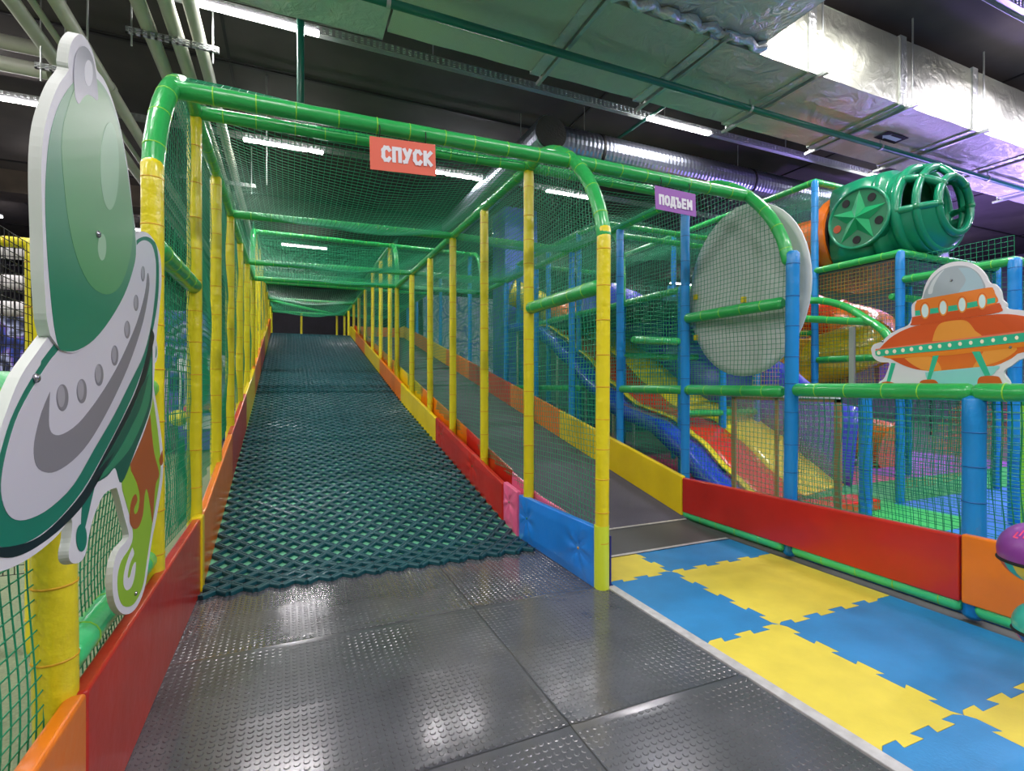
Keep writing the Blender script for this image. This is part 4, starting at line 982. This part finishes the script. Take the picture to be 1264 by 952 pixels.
cnet(lambda u, v: (3.24*U+wig(u, v), u, v), r5(3.62, 7.2, .06), r5(.4, 2.8, .06), M_net, ok=lambda u, v: v < 1.85*U or u > 4.9*U)
cnet(lambda u, v: (u, 1.9*U+wig(u, v), v), r5(4.7, 6.2, .06), r5(.9, 1.85, .06), M_net)
cnet(lambda u, v: (u, 7.2*U+wig(u, v), v), r5(2.7, 6.0, .07), r5(.6, 2.8, .07), M_net2)
cnet(lambda u, v: (u, v, 2.82*U-.1*math.sin(u)), r5(3.24, 4.7, .06), r5(4.8, 7.2, .06), M_net2)
cnet(lambda u, v: (u, v, 2.95*U-.08*math.sin(2*u)), r5(4.7, 6.2, .06), r5(3.4, 6.6, .06), M_net2)
cnet(lambda u, v: (u, 3.0*U+.25*math.sin(u*1.3)+wig(u, v), v), r5(5.1, 8.4, .085), r5(.05, .98, .085), M_neto, ok=lambda u, v: (v < .12*U+(u-5.1*U)*.62) and (u < 6.6*U or v > .3*U))
cnet(lambda u, v: (u, 3.6*U+wig(u, v), v), r5(5.6, 9, .1), r5(.03, .9, .1), M_nety, ok=lambda u, v: math.sin(u*1.7)+math.sin(v*3) > .3)
# ---- wave slide
sl = thing('wave_slide', 'wavy slide with blue, red and yellow lanes behind the net of the right wall', 'slide', (3.6*U, 3.4*U, 0))
PR = [(2.1,.07),(2.6,.08),(2.85,.13),(3.07,.26),(3.41,.49),(3.75,.66),(4.0,.71),(4.25,.76),(4.7,.98),(5.3,1.34),(5.73,1.57),(6.2,1.76),(6.7,1.83),(7.1,1.84)]
def zs(y):
    y /= U
    if y <= PR[0][0]: return PR[0][1]*U
    for (a, za), (b, zb_) in zip(PR[:-1], PR[1:]):
        if a <= y <= b: t = (y-a)/(b-a); t = t*t*(3-2*t)*.4+t*.6; return (za+(zb_-za)*t)*U
    return PR[-1][1]*U
def lane(x0, x1, up0, up1, m, name, y0=2.78, y1=7.0, skirt=0):
    mb = MB(); n = 60
    def top(u, v): y = (y0+(y1-y0)*u)*U; return ((x0+(x1-x0)*v)*U, y, zs(y)+(up0+(up1-up0)*v)*U)
    mb.grid(top, n, 4)
    if skirt: mb.grid(lambda u, v: (x0*U, (y0+(y1-y0)*u)*U, zs((y0+(y1-y0)*u)*U)+up0*U-skirt*U*v), n, 2)
    o = mb.build(name, m, sl, solid=.02); return o
lane(2.98, 3.22, .04, .0, mat('slide_blue', '#2348c8', .25, coat=.6), 'lane', skirt=.12)['label'] = 'blue lane edge'
lane(3.22, 3.28, .035, .035, mat('slide_yellow', '#f0e226', .25, coat=.6), 'lane_divider')
lane(3.28, 3.72, .0, .0, mat('slide_red', '#e0331a', .25, coat=.6), 'lane')['label'] = 'red lane'
lane(3.72, 4.2, .0, .05, MATS['slide_yellow'], 'lane')['label'] = 'yellow lane'
lane(4.2, 4.3, .05, .7, mat('slide_violet', '#3d45cc', .3, coat=.6), 'side_wall', y0=2.72)
MB().box((3.0*U, 2.55*U, 0), (4.3*U, 2.78*U, .09*U)).build('landing_pad', MATS['slide_red'], sl, bevel=.02)
for y in (4.4, 5.6, 6.8):
    for x in (3.05, 4.2): MB().tube([(x*U, y*U, 0), (x*U, y*U, zs(y*U)-.04)], .03, 10).build('leg', M_zinc, sl)
# ---- framed clear panel
wp = thing('clear_panel', 'tan framed cloudy clear panel beside the blue post, in front of the slide foot', 'panel', (2.95*U, 2.36*U, .1))
XP = 2.95*U; tan = mat('tan_trim', '#b08a5a', .5); y0_, y1_, z0_, z1_ = 1.97*U, 2.77*U, .12*U, .93*U
MB().box((XP-.004, y0_, z0_), (XP+.004, y1_, z1_)).build('film', M_plexi, wp)
fm = MB()
for a, b in (((y0_, z0_), (y0_+.06, z1_)), ((y1_-.05, z0_), (y1_, z1_)), (((y0_+y1_)/2+.03, z0_), ((y0_+y1_)/2+.06, z1_)), ((y0_, z1_-.06), (y1_, z1_)), ((y0_, z0_), (y1_, z0_+.06))):
    fm.box((XP-.012, a[0], a[1]), (XP+.012, b[0], b[1]))
fm.build('frame', tan, wp)
MB().tube([(XP-.02, y0_, z1_-.02), (XP-.02, y1_, z1_-.02)], .012, 8).build('white_rod', M_white, wp)
# ---- lime and green end panel at the right edge
p = atz(1262, 560, 3.3*U); t = thing('lime_panel', 'lime panel with green top, standing at the right edge behind the net', 'panel', (p.x, p.y, 0))
MB().box((p.x, p.y-.3, 0), (p.x+.05, p.y+.02, .86*U)).build('board', mat('lime', '#8fe03a', .4), t, bevel=.01); MB().box((p.x, p.y-.3, .865*U), (p.x+.05, p.y+.02, 1.0*U)).build('top_board', M_green, t, bevel=.01)
# ---- tube slide
def tubeslide(pts, cols, r, label, name='tube_slide'):
    t = thing(name, label, 'slide', tuple(Vector(pts[-1])*U)); P = smooth([Vector(p)*U for p in pts], 8); k = len(cols); n = len(P)
    for i in range(k):
        a = i*(n-1)//k; b = (i+1)*(n-1)//k; q = P[a:b+1]; MB().tube(q, r, 20).build('tube_section', mat('slide_'+cols[i], {'orange': '#f07a1c', 'yellow': '#edb81c', 'red': '#d8381e', 'green': '#2a9a55'}[cols[i]], .3, coat=.5), t)
        d = (q[-1]-q[-2]).normalized(); MB().tube([q[-1]-d*.03, q[-1]+d*.03], r*1.09, 20).build('collar', MATS['slide_'+cols[i]], t)
tubeslide([(5.1,3.45,2.45),(5.1,4.1,2.42),(5.6,4.7,2.2),(6.3,4.6,1.9),(6.4,3.9,1.6),(5.7,3.8,1.35),(5.2,4.4,1.1),(5.8,5.0,.8),(6.5,4.6,.45),(6.6,3.8,.25)], ['orange','orange','red','orange','yellow','orange','yellow','orange'], .42, 'orange and yellow spiral tube slide winding down behind the green turret')
tubeslide([(3.7,8.6,2.7),(4.4,8.4,2.4),(5.0,7.8,2.1),(5.3,7.2,1.6),(5.0,6.6,1.2)], ['yellow','orange','yellow','orange'], .36, 'yellow and orange tube slide far behind the blue posts, beyond the wavy slide')
# ---- boxes and soft blocks inside
for (x, y, z, sx, sy, sz, c, lab) in ((5.0,3.9,1.0,.5,.06,.5,'#e0a818','tall amber soft block on the deck behind the yellow net'), (5.6,3.9,1.0,.5,.06,.55,'#7a2f22','brown soft block beside the amber one behind the yellow net'), (6.2,3.7,.95,.4,.06,.45,'#7a35b8','violet soft block behind the yellow net'),
                                     (3.0,6.0,.0,.5,.8,.35,'#1c7a4a','dark green soft block low behind the outer net of the grey ramp')):
    o = MB().box((x*U, y*U, z*U), ((x+sx)*U, (y+sy)*U, (z+sz)*U)).build('soft_block', mat('block_'+c[1:], c, .5), bevel=.02); tag(o, lab, 'soft block')
# ---- painted column
p = atz(641, 474, 10*U)
mcol = graffiti('column_paint', ['#4a52c4', '#5f74dd', '#4d78cc', '#6a60cc'], .15)
co = MB().box((p.x-.5, p.y-.1, -.02), (p.x+.55, p.y+.9, HZ)).build('trim_5', mcol, bevel=.01); tag(co, 'blue painted concrete column', kind='structure')
o = MB().box((3.3*U, 13.5*U, 0), (6.2*U, 13.6*U, 3.4*U)).build('pale_partition', graffiti('pale_mural', ['#c8d4e6', '#8fa6cc', '#e6e9f0', '#4d6fb0', '#dfe6ee'], .5)); tag(o, 'pale patterned partition far behind the outer net of the grey ramp', 'partition')
o = MB().box((5.2*U, 8.8*U, 0), (9.5*U, 8.9*U, 2.3*U)).build('dark_partition', graffiti('dark_mural', ['#14324a', '#1a5a52', '#23406e', '#0e2430'], .4)); tag(o, 'dark blue and green partition behind the climbing frame', 'partition')
# ---- green turret pod on the frame
tu = thing('turret_pod', 'green moulded pod with a big star wheel on top of the climbing frame', 'play pod', (5.1*U, 2.9*U, 2.12*U))
M_pod = mat('pod_green', '#128a62', .3, coat=.4, bump=(3, .1)); M_podd = mat('pod_dark_green', '#0d7a4e', .32, coat=.4)
cx, cz, rz_ = 5.16*U, 2.515*U, .41*U
def podprof(a, wz, boxy):
    """rounded section: angle a, boxy 0 circle .. 1 squared"""
    c, s_ = math.cos(a), math.sin(a); e = 1/(1+1.6*boxy)
    return (math.copysign(abs(c)**e, c), math.copysign(abs(s_)**e, s_))
def pod_ring(y, r, boxy, k=40): return [(cx+r*podprof(2*PI*j/k, 1, boxy)[0], y, cz+r*podprof(2*PI*j/k, 1, boxy)[1]) for j in range(k)]
YP = lambda y: 3.30-(3.30-y)*.66
prof = [(3.30,.30,.9),(3.29,.365,.9),(3.0,.375,.85),(2.80,.375,.75),(2.76,.345,.75),(2.72,.345,.7),(2.69,.375,.6),(2.60,.37,.5),(2.57,.34,.4),(2.53,.34,.3),(2.50,.355,.2),(2.42,.355,.1)]
mb = MB(); k = 40; vs = []
for y, r, bx in prof: vs += pod_ring(YP(y)*U, r*1.1*U, bx)
mb.add(vs, [(i*k+j, i*k+(j+1) % k, (i+1)*k+(j+1) % k, (i+1)*k+j) for i in range(len(prof)-1) for j in range(k)]+[tuple(range(k))], 0, True)
mb.build('body', M_pod, tu)
# cockpit cage: ribs and hoops
cg = MB()
def dome(a, t): r = .39*U*math.cos(t*PI/2*.75); return Vector((cx+r*math.cos(a), YP(2.42)*U-.27*U*math.sin(t*PI/2*.9), cz+r*math.sin(a)))
low = MB(); low.grid(lambda u, v: dome(PI*1.02+PI*.96*u, v*.75), 24, 10); low.build('cage_floor', M_pod, tu, solid=.03)
for a in [PI*i/4+.1 for i in range(0, 5)]: cg.tube([dome(a, t/10) for t in range(0, 9)], .05, 8)
for t in (0, .38, .78): cg.tube([dome(2*PI*i/36, t) for i in range(36)], .07 if t == 0 else .05, 8, closed=True)
cg.build('cockpit_cage', M_pod, tu)
for a in [PI*i/4+.1 for i in range(0, 5)]:
    for t in (0.05, .38, .78): q = dome(a, t); MB().ball(q, .06, nu=8, nv=6).build('bolt_head', M_podd, tu)
# star wheel on the side that faces the lobby
wy, wz, wr = 3.0*U, 2.50*U, .27*U; wx = cx-.42*U
wh = MB(); wh.tube([(wx+.12, wy, wz), (wx-.03, wy, wz)], wr, 40, sm=False); whl = wh.build('wheel', M_podd, tu)
rim = MB(); rim.tube([(wx-.03, wy+wr*.98*math.cos(a), wz+wr*.98*math.sin(a)) for a in [2*PI*i/40 for i in range(40)]], .022, 8, closed=True); rim.build('wheel_rim', M_pod, whl)
stv = [(wx-.10, wy, wz)]
for i in range(10):
    a = PI/2+.05+i*PI/5; r = wr*(.93 if i % 2 == 0 else .38); stv.append((wx-.032, wy+r*math.cos(a), wz+r*math.sin(a)))
MB().add(stv, [(0, 1+i, 1+(i+1) % 10) for i in range(10)], 0).build('star', mat('star_green', '#0f9a5c', .35, coat=.3), whl)
for i in range(5):
    a = PI/2+.05+PI/5+i*2*PI/5; h_ = MB().tube([(wx-.034, wy+wr*.72*math.cos(a), wz+wr*.72*math.sin(a)), (wx-.040, wy+wr*.72*math.cos(a), wz+wr*.72*math.sin(a))], .055, 16).build('hole', M_black if i != 3 else mat('hole_rust', '#b5502a', .5), whl)
MB().tube([(5.1*U, 3.32*U, 2.47*U), (5.1*U, 3.42*U, 2.47*U)], .40*U, 28).build('rear_collar', mat('slide_orange', '#f07a1c', .3), tu)
MB().tube([(5.1*U, 3.30*U, 2.47*U), (5.1*U, 3.33*U, 2.47*U)], .37*U, 28).build('rear_seal', M_black, tu)

# ================================================================== LEFT BACKGROUND: game cabinets
def cabinet(x, y, h, c, c2, label):
    t = thing('game_cabinet', label, 'arcade machine', (x, y, 0), 'game cabinets behind the left net')
    MB().box((x-.4, y, 0), (x+.4, y+.7, .85)).build('base', mat('cab_'+c[1:], c, .4), t, bevel=.02); MB().box((x-.42, y-.02, h-.3), (x+.42, y+.72, h)).build('marquee', mat('cab_'+c2[1:], c2, .4), t, bevel=.02)
    f = MB()
    for dx in (-.38, .34):
        for dy in (0, .66): f.box((x+dx, y+dy, .85), (x+dx+.04, y+dy+.04, h-.3))
    f.build('frame', M_white, t); MB().box((x-.34, y+.64, .85), (x+.34, y+.66, h-.3)).build('back_panel', mat('cab_lilac', '#b9a9e0', .5), t)
    MB().box((x-.3, y-.03, .5), (x+.3, y, .8)).build('control_panel', M_white, t)
    for i in range(14):
        cc = random.choice(['#f0c81e', '#d86a2a', '#4a8fd8', '#e85a8a', '#f2e6d0'])
        MB().ball((x-.26+.13*(i % 5), y+.12+.17*((i//5) % 3), .93+.05*(i % 2)), .08, nu=8, nv=6).build('toy', mat('toy_'+cc[1:], cc, .6), t)
cabinet(-1.9, 13.6, 2.1, '#6a4fc0', '#e6e6f0', 'violet game cabinet full of toys behind the left net, nearest the front post')
cabinet(-3.0, 13.7, 2.2, '#e9e9ef', '#3f5fc8', 'white game cabinet left of the violet one behind the left net')
cabinet(-4.3, 13.6, 2.0, '#3f6fd0', '#e05a9a', 'blue game cabinet with pink top behind the left net')
cabinet(-1.6, 15.8, 2.3, '#2f4fa0', '#d9d9e6', 'navy game cabinet standing behind the others')
bl = MB().ball((0, 0, 0), .17, nu=20, nv=14).build('ball', mat('ball_lemon', '#e8e23a', .4)); q = atz(220, 516, 7.0*U); bl.location = q; tag(bl, 'yellow ball hanging behind the left net, above the toys', 'ball')
MB().tube([(q.x, q.y, q.z+.16), (q.x, q.y, 3.4)], .006, 5).build('cord', M_black, None).parent = bl
bpy.data.objects['cord'].location = -q
o = MB().box((-10.5, 22, 0), (-2.4, 22.1, 4.2)).build('mural', Mgr); tag(o, 'blue mural on the partition far behind the game cabinets', 'mural')
# ---- violet floods, added to tint the ceiling at the far right of the hall
M_vio = mat('added_flood_lens', '#7a52ff', .4, emit=6)
for (x, y, z, lab) in ((14.5, 5.2, 3.0, 'violet flood added to tint the ceiling, behind the orange saucer board'), (17.5, 9.0, 2.6, 'violet flood added to tint the ceiling, at the far right of the hall')):
    t = thing('added_flood', lab, 'lamp', (x, y, 0)); MB().tube([(x, y, 0), (x, y, z)], .025, 8).build('stand', M_black, t)
    MB().box((x-.15, y-.12, z), (x+.15, y+.12, z+.1)).build('housing', M_black, t, bevel=.01); MB().box((x-.12, y-.09, z+.1), (x+.12, y+.09, z+.105)).build('lens', M_vio, t)
    d = bpy.data.lights.new('violet_glow', 'AREA'); d.size = .3; d.energy = 190; d.color = (.42, .28, 1); o = bpy.data.objects.new('violet_glow', d); COL.objects.link(o)
    o.parent = t; o.location = (0, 0, z+.12); o.rotation_euler = (PI, 0, 0)
